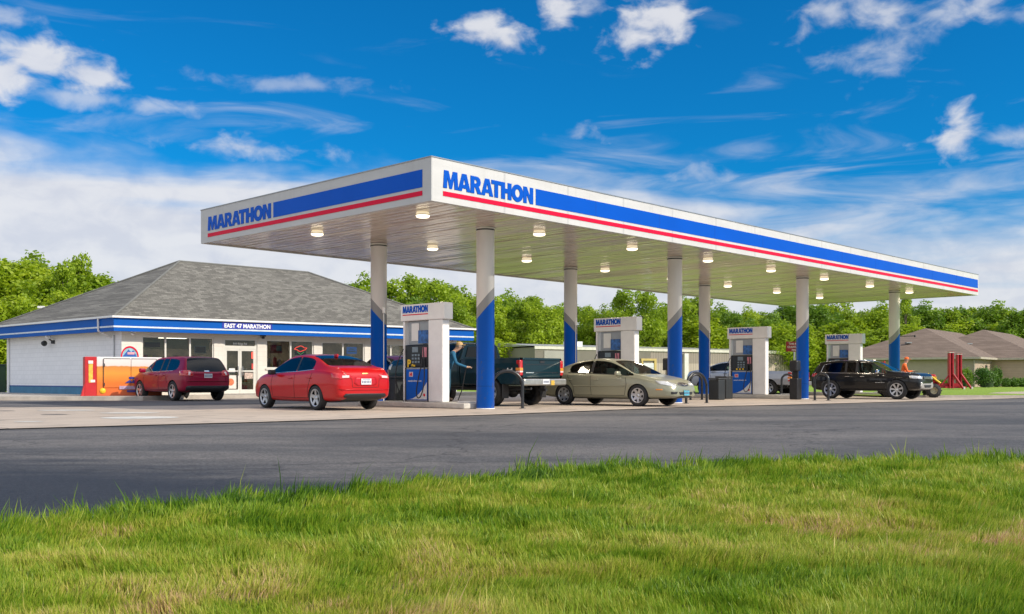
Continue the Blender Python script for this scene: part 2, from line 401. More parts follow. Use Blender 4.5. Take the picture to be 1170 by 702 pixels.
# verge: boundary by pixel
ed = [(-260,640),(-120,622),(0,606),(130,596),(300,577),(450,562),(585,549),(700,541),(850,534),(1000,531),(1170,531),(1350,531),(1600,533)]
edge_pts = [gnd(px, py) for px, py in ed]
vb = [(-12, edge_pts[0].y-.6)] + [(p.x, p.y) for p in edge_pts] + [(16, 9), (16,-1.5), (-12,-1.5)]
verge = MB(); nb = len(vb)
verge.add([(x, y, .012) for x, y in vb], [list(range(nb))]); vo_ = verge.build('grass_verge_soil', TURF, recalc=False); tag(vo_, kind='structure')
for p in vo_.data.polygons:
    if p.normal.z < 0: vo_.data.flip_normals()

# grass blades
ex = np.array([p.x for p in edge_pts]); ey = np.array([p.y for p in edge_pts])
def vnoise(x, y, sc, seed):
    g = np.random.default_rng(seed).random((512, 512)); u_ = x/sc+200.3; v_ = y/sc+100.7
    i = np.floor(u_).astype(int); j = np.floor(v_).astype(int); fu = u_-i; fv = v_-j; fu = fu*fu*(3-2*fu); fv = fv*fv*(3-2*fv)
    i %= 512; j %= 512; i1 = (i+1) % 512; j1 = (j+1) % 512
    return (g[i, j]*(1-fu)+g[i1, j]*fu)*(1-fv)+(g[i, j1]*(1-fu)+g[i1, j1]*fu)*fv
def make_blades():
    chunks = []
    nn = 1300000
    y = 1.9 + (10.2-1.9)*rng.random(nn)**1.15; x = (rng.random(nn)*2-1)*(.62*y+1.3)
    lim = np.interp(x, ex, ey)
    edge_n = .22*np.sin(x*2.7)+.12*np.sin(x*7.1+1)+.08*np.sin(x*17.)
    keep = (y < lim+.05+edge_n*.5+.1*rng.standard_normal(nn))
    # lower density far away
    keep &= rng.random(nn) < np.clip(3.9/y, .34, 1.0)*1.0
    keep &= rng.random(nn) < .30+1.1*np.clip(vnoise(x, y, .09, 1)*1.3-.25, 0, 1)
    x = x[keep]; y = y[keep]; lim = lim[keep]; n = len(x)
    c1 = vnoise(x, y, .09, 1); c2 = vnoise(x, y, .28, 2); c3 = vnoise(x, y, .9, 3); c4_ = vnoise(x, y, .20, 4); c5_ = vnoise(x, y, .6, 5)
    clump = (np.sin(x*3.1+1.7*np.sin(y*2.3))+np.sin(y*4.7+1.3*np.sin(x*5.1))+np.sin(x*9+y*7))/3
    near_edge = np.clip(1-(lim-y)/.8, 0, 1)
    h = (.044+.020*clump+.030*rng.random(n)+.060*near_edge*rng.random(n)**2)*(1+.8*(rng.random(n) > .992)+.45*near_edge*(rng.random(n) > .95))
    h *= np.clip(.85+.05*y, .9, 1.25)*(.62+.70*c1)*(.8+.3*c2)
    wd = (.0016+.0018*rng.random(n))*np.clip(y/4.2, .85, 2.0)
    ang = rng.random(n)*2*np.pi; lean = .10+.5*rng.random(n)**1.5; la = 2.2*np.sin(x*2.1+1.5*np.sin(y*2.7))+1.6*np.sin(y*3.9+x)+.9*rng.standard_normal(n)
    wind = .03
    dx = np.cos(ang)*wd; dy = np.sin(ang)*wd
    lx = np.cos(la)*lean*h+wind*h; ly = np.sin(la)*lean*h
    z0 = np.full(n, .008)
    P = np.zeros((n, 5, 3), np.float32)
    P[:,0] = np.stack([x-dx, y-dy, z0], 1); P[:,1] = np.stack([x+dx, y+dy, z0], 1)
    P[:,2] = np.stack([x+.8*dx+lx*.33, y+.8*dy+ly*.33, z0+h*.55], 1); P[:,3] = np.stack([x-.8*dx+lx*.33, y-.8*dy+ly*.33, z0+h*.55], 1)
    P[:,4] = np.stack([x+lx, y+ly, z0+h*.97], 1)
    me = bpy.data.meshes.new('grass_blades')
    me.vertices.add(n*5); me.vertices.foreach_set('co', P.ravel())
    base = np.arange(n)*5
    loops = np.stack([base, base+1, base+2, base+3, base+3, base+2, base+4], 1).astype(np.int32)
    me.loops.add(n*7); me.loops.foreach_set('vertex_index', loops.ravel())
    ls = np.stack([np.arange(n)*7, np.arange(n)*7+4], 1).astype(np.int32)
    me.polygons.add(n*2); me.polygons.foreach_set('loop_start', ls.ravel())
    try: me.polygons.foreach_set('loop_total', np.tile([4,3], n).astype(np.int32))
    except Exception: pass
    me.update(calc_edges=True)
    at_ = me.attributes.new('tone', 'FLOAT', 'FACE'); patch = .5+.5*np.sin(x*.9+1.2*np.sin(y*1.1))*np.sin(y*1.3+.7)
    patch2 = .5+.5*np.sin(x*2.3+2*np.sin(y*1.9+.5))*np.sin(y*3.1+1.1*np.sin(x*1.7)); t = np.clip(-.16+.20*patch+.42*c2+.26*c3+.44*rng.random(n)+.12*np.clip(c4_*c5_*2-.75, 0, 1)-.22*near_edge-.10*(c1-.5), 0, 1)
    at_.data.foreach_set('value', np.repeat(t, 2).astype(np.float32))
    print('blades', n)
    return me
m = bpy.data.materials.new('grass_blade'); m.use_nodes = True; nt2 = m.node_tree; b2 = nt2.nodes['Principled BSDF']
an = N(nt2, 'ShaderNodeAttribute', attribute_name='tone')
cc = ramp(nt2, an.outputs['Fac'], [(.03, (.045,.12,.008)), (.26, (.14,.27,.012)), (.50, (.29,.39,.028)), (.78, (.50,.47,.09)), (.95, (.70,.46,.27))])
nt2.links.new(cc, b2.inputs['Base Color']); b2.inputs['Roughness'].default_value = .45; b2.inputs['Specular IOR Level'].default_value = .3
tr = N(nt2, 'ShaderNodeBsdfTranslucent'); nt2.links.new(cc, tr.inputs[0]); ms = N(nt2, 'ShaderNodeMixShader'); ms.inputs[0].default_value = .4
nt2.links.new(b2.outputs[0], ms.inputs[1]); nt2.links.new(tr.outputs[0], ms.inputs[2]); nt2.links.new(ms.outputs[0], nt2.nodes['Material Output'].inputs[0])
me = make_blades(); me.materials.append(m); GBLADE = m
tag(link('grass', me), 'sunlit yellow green grass of the roadside verge in the foreground', 'grass', kind='stuff')

# kerb along the right-hand lawn, lawn strip already ground; raise far lawn slightly
kb = MB()
kp = [(16.6,43.2),(26,42.2),(60,41)]
for a, b_ in zip(kp[:-1], kp[1:]):
    d = (Vector(b_)-Vector(a)).normalized(); n_ = Vector((-d.y, d.x))*.16
    kb.prism([a, b_, (b_[0]+n_.x, b_[1]+n_.y), (a[0]+n_.x, a[1]+n_.y)], -.05, .10)
tag(kb.build('kerb', CONC), kind='structure')
sheet('lawn', [(16.6,43.36),(26,42.36),(60,41.16),(200,41),(200,170),(-200,170),(-200,75),(-30,75),(-30,56),(2,56),(15,52)], .06, LAWN)
SAND = mat('bare_sandy_soil', (.42,.36,.26), .95, var=.2, scale=1.5, bmp=.4)
sheet('sandy_patch', [tuple(gnd(px, py, .064))[:2] for px, py in [(1128,449.6),(1140,448.4),(1158,447.7),(1200,447.2),(1260,447.6),(1250,450.4),(1180,450.6)]], .064, SAND)

# painted / lidded circles over the buried tanks
LIDW = mat('worn_white_paint', (.55,.54,.5), .7, var=.2, scale=4)
LIDD = mat('cast_iron_lid', (.06,.055,.05), .6, var=.3)
def lid(px, py, r, m, ry=1.0):
    c = gnd(px, py); b = MB(); n = 24
    b.add([(c.x+r*math.cos(2*math.pi*k/n), c.y+ry*r*math.sin(2*math.pi*k/n), .003) for k in range(n)], [list(range(n))])
    return b.build('tank_lid', m, recalc=False)
lids = [(148,472,.72,LIDW,.5,'small white painted tank lid just behind the widest white one'), (160,477.4,.80,LIDW,.8,'widest white painted tank lid on the pad, nearest the lot'), (76,469,.75,LIDW,.5,'faint white tank lid farthest towards the shop, left of the others'),
        (62,474,.3,LIDD,.6,'dark iron tank lid set in the concrete pad at left'), (5,469.8,.28,LIDD,.5,'dark iron tank lid at the far left of the pad'), (33,482,.28,LIDW,.6,'small dashed white lid on the pad, leftmost of the white ones and nearest the camera')]
for px, py, r, mm, ry, lb in lids:
    tag(lid(px, py, r, mm, ry), lb, 'tank lid', 'tank lids set flush in the concrete pad')

# ---------------------------------------------------------------- canopy
can = thing('fuel_canopy', 'huge white flat fuel station canopy on blue and white round columns', 'canopy', CAN, RZ)
CL, CWD, CZ, CT = 35.95, 10.55, 4.93, 5.94
fb = MB()
t_ = .12
for (a, b_) in (((0,0),(CL,t_)), ((0,CWD-t_),(CL,CWD)), ((0,t_),(t_,CWD-t_)), ((CL-t_,t_),(CL,CWD-t_))):
    fb.box(((a[0]+b_[0])/2, (a[1]+b_[1])/2, (CZ+CT)/2), (b_[0]-a[0], b_[1]-a[1], CT-CZ))
# thin cap flashing, a hair proud
for (a, b_) in (((-.015,-.015),(CL+.015,t_)), ((-.015,t_),(t_,CWD+.015)), ((t_,CWD-t_),(CL+.015,CWD+.015)), ((CL-t_,t_),(CL+.015,CWD-t_))):
    fb.box(((a[0]+b_[0])/2, (a[1]+b_[1])/2, CT+.012), (b_[0]-a[0], b_[1]-a[1], .024), 1)
mf, nt2, b2 = nodes('canopy_fascia_panel')
v = objcoord(nt2)
pw = N(nt2, 'ShaderNodeTexWave', wave_type='BANDS', bands_direction='X'); pw.inputs['Scale'].default_value = .13; nt2.links.new(v, pw.inputs['Vector'])
base = mix(nt2, ramp(nt2, nz_(nt2, objcoord(nt2, (5,5,.25)), 1.0, 6, .7), [(.52, (0,0,0)), (.75, (.30,.30,.30))]), ramp(nt2, nz_(nt2, objcoord(nt2, (.6,.6,3)), 1.4, 6, .6), [(.3, (.55,.535,.515)), (.7, (.63,.615,.595))]), (.36,.34,.31))
nt2.links.new(mix(nt2, ramp(nt2, pw.outputs[0], [(0, (.35,.35,.35)), (.002, (0,0,0))]), base, (.3,.3,.3)), b2.inputs['Base Color'])
b2.inputs['Roughness'].default_value = .38
fb.build('fascia', [mf, GREYP], can)
rb = MB(); rb.box((CL/2, CWD/2, CT-.25), (CL-2*t_-.01, CWD-2*t_-.01, .06)); rb.build('roof_deck', GREYP, can)
# bands
H_ = CT-CZ; zb0, zb1 = CT-.655*H_, CT-.245*H_; zr0, zr1 = CT-.845*H_, CT-.735*H_
def seg(name, x0, x1, z0, z1, m, side):
    b = MB()
    if side == 'front': b.box(((x0+x1)/2, -.006, (z0+z1)/2), (x1-x0, .008, z1-z0))
    else: b.box((-.006, (x0+x1)/2, (z0+z1)/2), (.008, x1-x0, z1-z0))
    return b.build(name, m, can)
seg('blue_band', 3.56, 35.86, zb0, zb1, BLUE, 'front'); seg('red_stripe', .36, 35.86, zr0, zr1, RED, 'front')
seg('blue_band', .31, 6.56, zb0, zb1, BLUE, 'side'); seg('red_stripe', .31, 10.13, zr0, zr1, RED, 'side')
put_mesh('lettering', marathon_mesh(3.1, zb1-zb0, .006), BLUE, can, plane_M((.36, -.008, zb0), (1,0,0)))
put_mesh('lettering', marathon_mesh(3.44, zb1-zb0, .006), BLUE, can, plane_M((-.008, 10.12, zb0), (0,-1,0)))
# thin panel joints of the fascia, in darker blue
for k in range(2, 12):
    jb = MB(); jb.box((k*3.0, -.0115, (zb0+zb1)/2), (.008, .002, zb1-zb0)); jb.build('panel_joint', mat('joint_dark_blue', (.001,.05,.30), .5), can)
# ceiling: long glossy pans running across the width
cb2 = MB(); npan = 118; wp = (CL-2*t_)/npan; seg_n = 14
for i in range(npan):
    x0 = t_+i*wp; x1 = x0+wp-.012; xm = (x0+x1)/2
    tilt = random.uniform(-.006, .006)
    rows = []
    for j in range(seg_n+1):
        y = t_+(CWD-2*t_)*j/seg_n
        dz = random.uniform(-.006, .006)
        rows.append([(x0, y, CZ+.03+.016), (x0+.02, y, CZ+.03+dz-tilt), (xm, y, CZ+.028+dz), (x1-.02, y, CZ+.03+dz+tilt), (x1, y, CZ+.03+.016), (x1+.012, y, CZ+.03+.03)])
    vs = [p for r_ in rows for p in r_]; fs = []
    for j in range(seg_n):
        for k in range(5): fs.append((j*6+k, j*6+k+1, (j+1)*6+k+1, (j+1)*6+k))
    cb2.add(vs, fs, 0, False)
mc, nt2, b2 = nodes('canopy_ceiling_pan'); v = objcoord(nt2, (1,.12,1))
nt2.links.new(ramp(nt2, nz_(nt2, v, 2.5, 5, .6), [(.3, (.50,.42,.355)), (.7, (.61,.52,.445))]), b2.inputs['Base Color'])
b2.inputs['Roughness'].default_value = .16; b2.inputs['Specular IOR Level'].default_value = .75
bump(nt2, b2, nz_(nt2, objcoord(nt2, (1.8,.6,1)), 1.8, 3, .55), .22, .06)
cb2.build('ceiling_panels', mc, can, recalc=False)

def colmat(name, k):
    m, nt2, b2 = nodes(name); tc = N(nt2, 'ShaderNodeTexCoord'); sp = N(nt2, 'ShaderNodeSeparateXYZ'); nt2.links.new(tc.outputs['Object'], sp.inputs[0])
    def mm(op, a, b=None):
        n = N(nt2, 'ShaderNodeMath', operation=op)
        for i, x in enumerate((a, b)):
            if x is None: continue
            if isinstance(x, (int, float)): n.inputs[i].default_value = x
            else: nt2.links.new(x, n.inputs[i])
        return n.outputs[0]
    # tilted cut: h = z - k*(camera-right component)
    h = mm('SUBTRACT', sp.outputs[2], mm('MULTIPLY', mm('SUBTRACT', mm('MULTIPLY', sp.outputs[0], .692), mm('MULTIPLY', sp.outputs[1], .722)), k))
    blue = mm('LESS_THAN', h, 2.72); grey = mm('LESS_THAN', h, 3.04); b2.inputs['Specular IOR Level'].default_value = .2
    w = ramp(nt2, nz_(nt2, objcoord(nt2, (1,1,.3)), 2.0, 6, .6), [(.3, (.80,.78,.75)), (.7, (.88,.87,.84))])
    c = mix(nt2, grey, w, (.36,.37,.38)); c = mix(nt2, blue, c, (.001,.115,.60))
    seam = mm('LESS_THAN', mm('ABSOLUTE', mm('SUBTRACT', sp.outputs[2], .62)), .006)
    c = mix(nt2, mm('MULTIPLY', seam, .5), c, (.004,.02,.12))
    sc = ramp(nt2, nz_(nt2, objcoord(nt2, (9,9,5)), 1.0, 5, .7), [(.73, (0,0,0)), (.76, (.35,.35,.35))])
    c = mix(nt2, sc, c, (.35,.40,.5)); low = mm('MULTIPLY', mm('LESS_THAN', sp.outputs[2], 1.3), nz_(nt2, objcoord(nt2, (7,7,2.5)), 1.0, 6, .75)); c = mix(nt2, ramp(nt2, low, [(.56, (0,0,0)), (.62, (.5,.5,.5))]), c, (.10,.13,.18))
    nt2.links.new(c, b2.inputs['Base Color']); b2.inputs['Roughness'].default_value = .3; return m
cm = {0: colmat('column_cladding_street_row', 1.15), 1: colmat('column_cladding_back_row', -1.1)}
def column_mesh(row):
    b = MB(); r = .247
    b.lathe([(r-.02,.0),(r,.004),(r,CZ-.02),(r+.012,CZ-.02),(r+.012,CZ+.02)], n=32)
    b.tube([(r*.72, -r*.72-.02, 0.02), (r*.72, -r*.72-.02, 3.2)], .012, 6) if False else None
    return b
for row in (0, 1):
    for k in range(4):
        o = column_mesh(row).build('column', cm[row], can); o.location = (3.88+9.06*k, 2.155+4.65*row, 0)
        ft = MB(); ft.lathe([(.262,.0),(.262,.015),(.25,.02)], n=32); ft.build('base_plate', WHITE, o)
        tb = MB(); tb.lathe([(.253,CZ-.06),(.256,CZ-.055),(.256,CZ-.03),(.253,CZ-.025)], n=32); tb.build('collar', DARK, o)
        if row == 0 and k == 3:
            ab = MB(); ab.tube([(.1,-.2,2.82),(.62,-.72,2.84)], .022, 6); ab.box((.62,-.72,2.83),(.06,.06,.09)); ab.build('bracket', BLKM, o)
        if row == 1:
            cd = MB(); cd.tube([(-.02,-.265,.1),(-.02,-.265,2.9)], .014, 6); cd.box((-.02,-.27,2.9),(.07,.05,.16)); cd.build('conduit', WHITE, o)
# lights
LGL = mat('lamp_lens_glow', (.9,.85,.75), .3, var=.02, emit=(1,.86,.62), es=2.1)
LRIM = mat('lamp_rim', (.55,.5,.42), .4, var=.05)
LTOP = mat('lamp_upper_lens', (.8,.75,.62), .3, var=.05, emit=(1,.83,.55), es=.55)
GRP = 'round ceiling lamps in two rows under the canopy'
order = ['first', 'second', 'third', 'fourth', 'fifth', 'sixth', 'seventh', 'eighth']
proto = None
for row, yy in enumerate((1.47, 5.95)):
    for k in range(8):
        if proto is None:
            o = thing('canopy_lamp', '', 'lamp')
            a = MB(); a.lathe([(.0,.0),(.20,.0),(.21,-.02),(.235,-.08),(.235,-.10)], n=20); a.build('upper_lens', LTOP, o)
            a = MB(); a.lathe([(.235,-.098),(.262,-.102),(.262,-.122),(.235,-.125)], n=20); a.build('rim', LRIM, o)
            a = MB(); a.lathe([(.235,-.124),(.225,-.165),(.19,-.195),(.10,-.212),(.0,-.215)], n=20); a.build('lens', LGL, o)
            ld = bpy.data.lights.new('lamp_light', 'SPOT'); ld.energy = 95; ld.color = (1, .86, .66); ld.spot_size = R(165); ld.spot_blend = .6; ld.shadow_soft_size = .2
            lo = bpy.data.objects.new('lamp_light', ld); col.objects.link(lo); lo.parent = o; lo.location = (0, 0, -.32)
            proto = o
        else: o = copy_tree(proto)
        o.location = cw(1.02+4.3*k, yy, CZ+.03); o.rotation_euler = (0,0,RZ); o.scale = (.74,.74,.70)
        o['label'] = 'round glowing ceiling lamp, %s from the near corner in the %s row' % (order[k], 'street side' if row == 0 else 'shop side')
        o['group'] = GRP

# ---------------------------------------------------------------- islands, pumps
BCONC = mat('island_concrete', (.50,.47,.42), .8, var=.15, scale=4, bmp=.2)
PUMPW = mat('pump_housing_white', (.78,.77,.76), .35, var=.05)
PUMPB = mat('pump_door_blue', (.003,.10,.50), .4, var=.05, spec=.2)
PUMPK = mat('pump_bezel_black', (.008,.010,.014), .35, var=.2)
SCREEN = mat('pump_display', (.16,.21,.25), .2, var=.2, scale=20)
POSTER = mat('pump_poster', (.02,.10,.32), .3, var=.8, scale=7)
YEL = mat('yellow_label', (.75,.5,.02), .4, var=.05)
PINK = mat('pink_label', (.62,.22,.28), .4, var=.2)
PAPER = mat('paper_white', (.72,.72,.70), .6, var=.05)
ptxt = ['nearest fuel pump, beside the red sedan, with a yellow P sticker', 'second fuel pump, behind the roof of the beige sedan', 'third fuel pump, in front of the silver pickup', 'farthest fuel pump, behind the black off-road wagon']
def make_pump(k):
    x = 3.88+9.06*k; DY = -.22
    t = thing('fuel_pump', ptxt[k]+', under a white header', 'fuel pump', cw(x, .62, .15), RZ, 'fuel pumps on the canopy islands')
    b = MB(); b.box((0, 3.98, 2.61), (.34, 1.92, .48), bev=.02); hd = b.build('header', PUMPW, t)
    for sx in (-1, 1):
        if sx < 0:
            put_mesh('lettering', marathon_mesh(1.12, .20, .004), BLUE, hd, plane_M((-.176, 4.84, 2.60), (0,-1,0)))
            q = MB(); q.box((-.174, 4.28, 2.545), (.008, 1.12, .028)); q.build('red_stripe', RED, hd)
    b = MB(); b.box((0, 3.44, 1.185), (.28, .62, 2.37), bev=.035); b.build('pillar', PUMPW, t)
    b = MB(); b.box((0, 5.06+DY, 1.185), (.26, .07, 2.37), bev=.015); b.build('post', PUMPW, t)
    # dispenser
    b = MB(); b.box((0, 4.47+DY, .50), (.26, 1.02, 1.0), bev=.02); cab = b.build('cabinet', GREYP, t)
    for ye in (3.975, 4.965):
        b = MB(); b.box((0, ye+DY, .50), (.275, .05, .98)); b.build('edge_trim', PUMPK, t)
    b = MB(); b.box((0, 4.47+DY, 1.34), (.28, 1.06, .66), bev=.04); b.build('bezel', PUMPK, t)
    b = MB(); b.box((0, 4.47+DY, 2.02), (.08, .95, .68)); b.build('top_frame', GREYP, t)
    for sx in (-1, 1):
        X = .142*sx
        def pl(name, y0, y1, z0, z1, m, par, off=.0):
            q = MB(); q.box((X+sx*off, DY+(y0+y1)/2, (z0+z1)/2), (.012, y1-y0, z1-z0), bev=.004); return q.build(name, m, par)
        # door: pale lower right corner swoosh drawn as its own curved panel
        q = MB(); q.box((X-sx*.012, 4.47+DY, .50), (.016, .94, .90), bev=.004); dr = q.build('door_panel', PUMPB, t)
        pts = [(4.0,.08)]+[(4.0+.62*math.sin(a*math.pi/2/8)**1.0, .08+.55*(1-math.sin(a*math.pi/2/8))**1.0) for a in range(9)][0:0]
        n_ = 10; arc = [(4.02+.80*(i/n_), .07+.50*(1-i/n_)**2.0) for i in range(n_+1)]
        base_ = [(4.02,.07)]+arc
        q = MB(); q.add([(X+sx*.0008, p[0]+DY, p[1]) for p in base_], [list(range(len(base_)))]); q.build('swoosh', PAPER, dr, recalc=False)
        q = MB(); q.box((X+sx*.0, 4.72+DY, .80), (.006, .17, .14), bev=.02); q.build('logo_field', PAPER, dr)
        M_ = plane_M((X+sx*.0045, DY+(4.785 if sx < 0 else 4.655), .745), (0,-1,0) if sx < 0 else (0,1,0)); M_ = M_ @ Matrix.Diagonal((.115,.11,1,1))
        cu = bpy.data.curves.new('m', 'CURVE'); cu.dimensions = '2D'; cu.fill_mode = 'BOTH'; cu.extrude = .001
        s_ = cu.splines.new('POLY'); poly = GLY['M'][1][0]; s_.points.add(len(poly)-1); s_.use_cyclic_u = True
        for i, p in enumerate(poly): s_.points[i].co = (p[0], p[1], 0, 1)
        put_mesh('lettering', curve_to_mesh(cu), RED, dr, M_)
        put_mesh('lettering', text_mesh('marathonbrand.com', .075, .001, .001), PAPER, dr, plane_M((X-sx*.002, 4.56+DY, .585), (0,-1,0) if sx < 0 else (0,1,0)))
        q = MB(); q.lathe([(.0,0),(.045,0)], (X+sx*.003, 4.13+DY, .2), 'X', 16); q.build('emblem', RED, dr)
        pl('poster', 3.98, 4.42, 1.70, 2.08, POSTER, t, -.02); pl('notice', 4.46, 4.80, 1.78, 2.30, PAPER, t, -.09)
        kb_ = pl('screen', 4.40, 4.66, 1.44, 1.60, SCREEN, t, .004)
        kp_ = pl('keypad', 4.30, 4.68, 1.11, 1.41, PUMPK, t, .002)
        for i in range(3):
            for j in range(3): kk = MB(); kk.box((X+sx*.012, DY+4.62-.13*i, 1.36-.10*j), (.012, .085, .06)); kk.build('key', SCREEN, kp_)
        pl('label', 4.02, 4.20, 1.30, 1.58, PINK, t, .004)
        for i in range(3 if k else 0):
            bb = MB(); bb.box((X+sx*.012, DY+4.70-.15*i, 1.075), (.02, .07, .07), bev=.008); bb.build('grade_button', YEL, t)
        # nozzle + hose
        nz1 = MB(); nz1.box((X+sx*.05, DY+4.16, 1.12), (.07, .07, .26), bev=.02); nz1.tube([(X+sx*.05,DY+4.16,1.22),(X+sx*.10,DY+4.16,1.30),(X+sx*.06,DY+4.16,1.42)], .016, 8); nz1.build('nozzle', BLACK, t)
        hs = MB(); hp = []
        for i in range(25):
            q_ = i/24
            hp.append((X+sx*(.10+.10*math.sin(q_*math.pi)), DY+4.16-.10*q_+.28*math.sin(q_*math.pi*2)*.5, 1.02-1.05*math.sin(q_*math.pi)*.98+.55*q_*q_))
        hp = [(p[0], p[1], max(p[2], -.08)) for p in hp]
        hs.tube(hp, .017, 8); hs.build('hose', HOSE, t)
        hs = MB(); hp = [(X+sx*(.05+.16*math.sin(q_*math.pi)), DY+5.0+.17*math.sin(q_*math.pi), 1.55-1.55*q_) for q_ in [i/16 for i in range(17)]]
        hs.tube(hp, .016, 8); hs.build('hose', HOSE, t)
    if k == 0:
        put_mesh('sticker', text_mesh('P', .30, .012, .002), YEL, t, plane_M((-.152, 4.58, 1.02), (0,-1,0)))
        put_mesh('sticker', text_mesh('Plus', .10, .004, .002), YEL, t, plane_M((-.152, 4.38, 1.03), (0,-1,0)))
    return t
for k in range(4):
    make_pump(k)
    x = 3.88+9.06*k
    b = MB(); b.box((0, 4.75, .075), (1.15, 4.7, .15), bev=.03)
    o = b.build('pump_island', BCONC); o.location = cw(x, 0, 0); o.rotation_euler = (0,0,RZ)
    b = MB(); b.box((0, 2.78, .1), (.5, .5, .2), bev=.02); b.build('plinth', mat('white_painted_concrete', (.66,.64,.6), .7, var=.1), o)
    tag(o, ['raised concrete island under the nearest fuel pump', 'raised concrete island behind the beige sedan', 'raised concrete island under the third fuel pump', 'farthest raised concrete island behind the black wagon'][k], 'pump island', 'concrete islands that carry the fuel pumps')

# hoop guards
def hoop(pa, pb, h, label, r=.045):
    b = MB(); c = (pa+pb)/2; w = (pb-pa).length/2; d = (pb-pa).normalized(); pts = [pa+Vector((0,0,-.02)), pa+Vector((0,0,.3))]
    zc = h-w*.95
    for i in range(0, 13):
        a = math.pi*i/12; pts.append(c - d*w*math.cos(a) + Vector((0,0,zc+w*.95*math.sin(a))))
    pts += [pb+Vector((0,0,.3)), pb+Vector((0,0,-.02))]
    o_pts = [p-c for p in pts]
    t = thing('hoop_guard', label, 'bollard', c, 0, 'black steel hoop guards at the island ends')
    b.tube(o_pts, r, 12); b.build('hoop', BLKM, t)
    for q in (pa, pb):
        f = MB(); f.lathe([(.0,.012),(.09,.012),(.09,0)], tuple(q-c), n=16); f.build('flange', BLKM, t)
hoop(gnd(562,467), gnd(597,466.8), 1.04, 'wide black hoop guard in front of the nearest blue column')
hoop(gnd(784,461.2), gnd(807.5,460.6), 1.02, 'black hoop guard between the beige sedan nose and the back row column')
hoop(gnd(789,457.2), gnd(802,457), .98, 'black hoop guard half hidden behind the one at the beige sedan nose')
hoop(gnd(931,457.6), gnd(946.5,457.8), 1.02, 'black hoop guard in front of the rear wheel of the black wagon')
hoop(gnd(893,455), gnd(907,455), 1.0, 'black hoop guard behind the tail of the silver pickup')
# service stands (towel box over bin)
def stand(p, label):
    t = thing('windshield_service_stand', label, 'service stand', p, RZ, 'black windshield service stands by the columns')
    b = MB(); b.box((0,0,.42), (.36,.36,.84), bev=.04); b.build('bin', BLACK, t)
    b = MB(); b.box((0,0,.98), (.10,.22,.3)); b.build('post', BLACK, t)
    b = MB(); b.box((-.04,0,1.33), (.34,.34,.42), bev=.05); b.build('towel_box', BLACK, t)
    b = MB(); b.tube([(-.16,.05,.8),(-.2,.05,1.12)], .012, 6); b.box((-.2,.05,1.13),(.03,.2,.03)); b.build('squeegee', DARK, t)
stand(at(765, 34.6), 'black windshield service stand left of the second street row column')
stand(at(909, 38.9), 'black windshield service stand left of the third street row column')
def bin_(p, rz, s, label):
    t = thing('trash_bin', label, 'trash bin', p, rz, 'dark square trash bins by the back row columns')
    b = MB(); b.box((0,0,.42*s), (.50*s,.5*s,.84*s), bev=.03); b.build('bin_body', DARK, t)
    b = MB(); b.box((0,0,.885*s), (.54*s,.54*s,.07*s), bev=.02); b.build('lid', mat('bin_lid', (.03,.034,.038), .5), t)
bin_(at(819, 38.3), RZ, .92, 'dark grey trash bin nearest the back row column with a taller neighbour behind')
bin_(at(827.6, 40.2), RZ, 1.0, 'dark grey trash bin standing behind another by the third pump')
bin_(at(453, 30.2), RZ, .98, 'black trash bin between the red sedan and the nearest pump')
# ---------------------------------------------------------------- vehicles
WELL = mat('wheel_well_black', (.008,.008,.008), .9, var=.1)
TRIM = mat('vehicle_black_trim', (.018,.018,.02), .5, var=.2)
TAIL = mat('tail_lamp_red', (.50,.008,.012), .15, var=.1, coat=1)
TAILC = mat('tail_lamp_clear', (.82,.62,.60), .15, var=.1, coat=1)
AMBER = mat('lamp_amber', (.8,.28,.03), .2, var=.1, coat=1)
HEADL = mat('headlamp_lens', (.62,.62,.60), .12, metal=.3, var=.25, scale=14, coat=1)
PLATE = mat('licence_plate', (.68,.70,.72), .4, var=.05)
PLATEB = mat('licence_plate_print', (.12,.14,.22), .4)
SEAM = mat('panel_gap', (.006,.006,.007), .8)

def lerp_tab(tab, x):
    xs = [p[0] for p in tab]; ys = [p[1] for p in tab]
    return float(np.interp(x, xs, ys))

